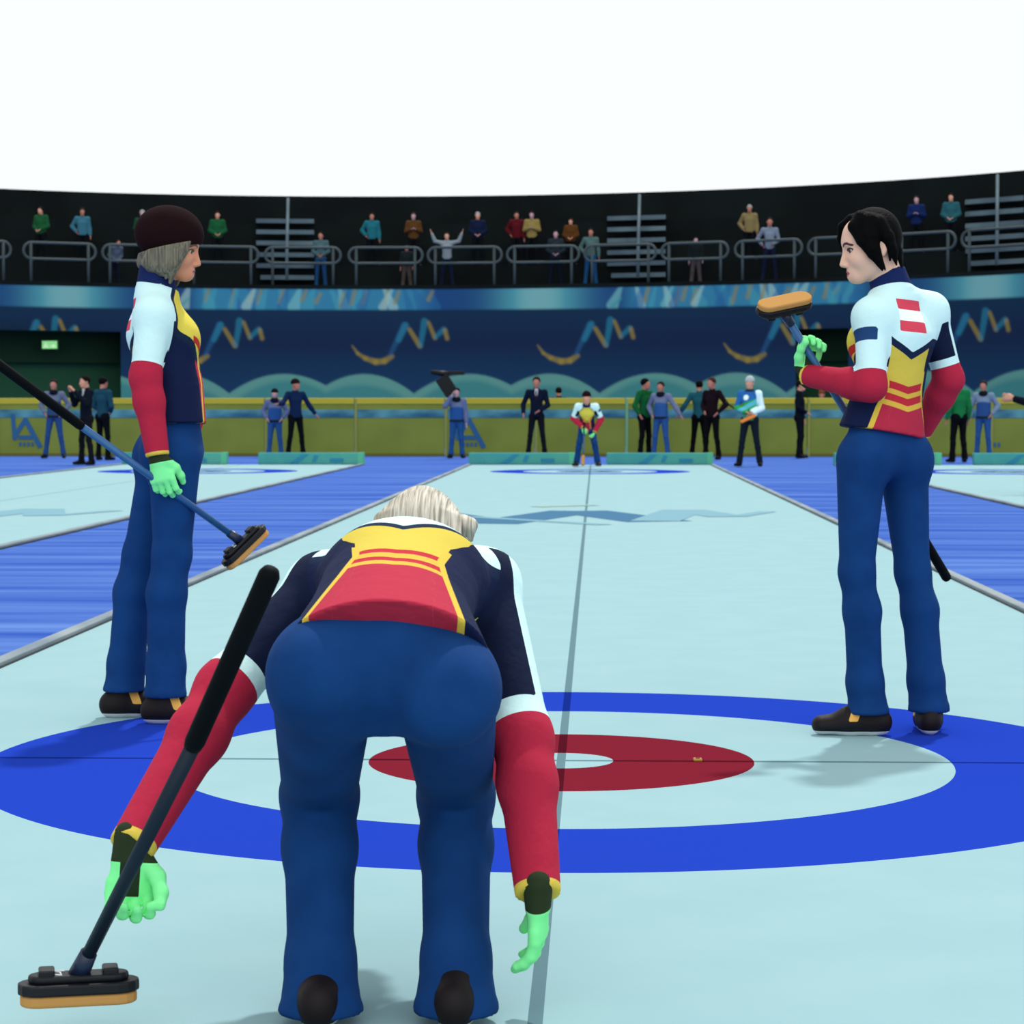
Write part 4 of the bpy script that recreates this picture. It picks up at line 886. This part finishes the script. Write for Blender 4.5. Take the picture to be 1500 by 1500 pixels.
broom('broom standing upright in the hands of the crouching far player', hb_, (.04, .35, .94), (0, -1, .3), tp, tp + (hb_ - tp) * .3, BM, bl=.22)

# the opponent in green and white
gx, gy = P_['u14']; J, fr, head = pose(gx, gy, 0, -105, 1.80, armL=((.06, -.02, -.28), (-.10, .12, -.38)), armR=((.08, .0, -.27), (-.14, .14, -.36)), spread=.12, head_turn=-10); J['armr'] = .062
def opp_attrs(J):
    hem, top = np.array(J['hem']), np.array(J['neck']); ax = nv(top - hem); L = np.linalg.norm(top - hem); sd = nv(J['side0'])
    def f(V):
        q = V - hem; t = q @ ax / L; s = q @ sd; A = {}
        dl = np.minimum(seg_d(V, J['shL'], J['elL'])[0], seg_d(V, J['elL'], J['wrL'])[0]); A['sleeve'] = .085 - dl
        A['upper'] = (t - .66 + s * .6) * L; A['mid'] = np.minimum(.05 - np.abs((t - .50 + s * .9) * L), 1); A['badge'] = .055 - np.hypot(s - .06, (t - .78) * L); A['neckb'] = np.minimum((t - .98) * L, .1 - np.abs(s))
        return A
    return f
opp_m = layer_mat('opponent_jacket', '2c9a4a', [('upper', 0, 9, '2460a4'), ('mid', 0, 9, '58b4c4'), ('badge', 0, 9, 'd8ecec'), ('sleeve', 0, 9, 'd4f0f0'), ('neckb', 0, 9, '142040')])
r, b = dress('person', 'opponent in a green, blue and white jacket with a white hat, holding a broom', J, fr, head, dict(skin=sk[0], jacket=opp_m, pants=cl('15202c'), shoe=shoe_dark), h=.013, team=opp_attrs(J), pants_flare=1.0)
simple_hair(r, b, dict(head, s=.99), cl('1a1412'), .012); simple_hat(r, b, head, cl('b8c4c8'), .012)
hd = np.array(J['wrR']) * .5 + np.array(J['wrL']) * .5 + fr[0] * .14 + np.array([0, 0, -.12]); a_ = nv(np.array([1, 0, .45]))
broom('broom with an orange pad held across by the player in green', hd, a_, (-.1, -1, .3), hd + np.array([-.42, .55, .34]), hd + np.array([-.25, .33, .2]), dict(BM, pad=mat('pad_orange', 'cf7a3c')), bl=.34)

# coach at the right edge, hands meeting in a clap
x, y = at(1524, 723); J, fr, head = pose(x, y, 0, 172, 1.82, armL=((.02, .06, -.27), (-.12, .35, -.19)), armR=((.02, .06, -.27), (-.12, .35, -.19)), spread=.1)
J['grip' + 'L'] = ((6, 8, 6), (.4, .8, .4)); J['gripR'] = J['gripL']; J['armr'] = .062
for S_, s in (('L', 1), ('R', -1)): J['hand' + S_] = (fr[0] + fr[2] * (.25 if s > 0 else -.1), -fr[1] * s, fr[2])
r, b = dress('person', 'person in a dark suit at the right edge, mostly out of view, clapping', J, fr, head, dict(skin=sk[0], jacket=cl('0d1420'), pants=cl('0d1118'), shoe=shoe_dark), h=.018, hb=.011, hands='full')
simple_hair(r, b, head, cl('1a1412'), .018)

# spectators
GRP = 'spectators in the stand'
def fan(label, u, v, row, top, bottom, hair='14110f', skin=1, Ht=1.78, face=TO_CAM, **kw):
    d = .75 + row * 1.0 if row else .55
    w = W(u, d, 0); zz = row_z(row); figure(label, w[0], w[1], zz, face, skin, top, bottom, hair, group=GRP, Ht=Ht, h=.03, **kw)
fan('spectator in a pale grey coat leaning at the left rail', 165, 395, 0, '5f6c80', '161c2c', skin=1, Ht=1.5, lean=25, armL='front', armR='front', face=-50)
fan('standing spectator in a grey green top and blue trousers by the left steps', 470, 418, 0, '4d6a70', '1d4a78', Ht=1.80, armL='front', armR='front', spread=.06)
fan('small spectator in a dark top and tan shorts', 596, 418, 0, '1d2628', '4c4440', Ht=1.36, hair='4a4c4c', armL='down', armR='down', spread=.08)
fan('spectator in a white top with both arms raised', 655, 418, 0, '8d9aa2', '161f38', hair='1b1418', skin=0, Ht=1.78, armL='up', armR='up')
fan('spectator in a dark grey top behind the rail, middle', 814, 418, 0, '27323a', '10182a', Ht=1.80, armL='front', armR='front', skin=2)
fan('standing spectator in a grey teal coat and blue trousers', 865, 418, 0, '52706e', '1e5284', Ht=1.84, armL='down', armR='hip', spread=.08)
fan('small spectator in a dark top and pale trousers, right of the middle steps', 1018, 415, 0, '1a2226', '4f474a', Ht=1.48, skin=2, spread=.08)
fan('tall spectator in a white top and navy trousers', 1125, 412, 0, '7d8ca0', '161f38', Ht=2.0, armL='front', armR='hip')
UP = [('spectator in a green top at the far left', 57, '1d5a34'), ('spectator in a pale blue top at the left', 118, '3c7488'), ('spectator in a green top just left of the knitted hat', 207, '1c4a34'), ('spectator in a large green coat right of the knitted hat', 318, '1b5c38'),
      ('spectator in a teal coat above the rail', 545, '22707e'), ('spectator in a brown coat', 606, '5a3c1e'), ('spectator in a dark navy coat beside the raised arms', 700, '141e3c'), ('spectator in a dark red top', 757, '58141c'),
      ('spectator in a yellow coat beside the red one', 779, '94824a'), ('spectator in an orange brown top', 836, '5c3a1a'), ('spectator in a tan coat beside the tall white one', 1096, '8a7a52'), ('spectator in navy right of the black haired player', 1338, '15285a'), ('spectator in teal at the right', 1388, '2a6068')]
for k, (lb, u, c) in enumerate(UP):
    row = 1
    fan(lb, u, 0, row, c, '0c1016', hair=['14110f', '3a2c20', 'a0a4a4', '201410'][k % 4], skin=k % 3, Ht=1.5 if u == 836 else 1.76, jr=1.12, armL=['front', 'down', 'fold'][k % 3], armR=['front', 'hip', 'fold'][k % 3], face=-90 + (k * 37 % 40 - 20))
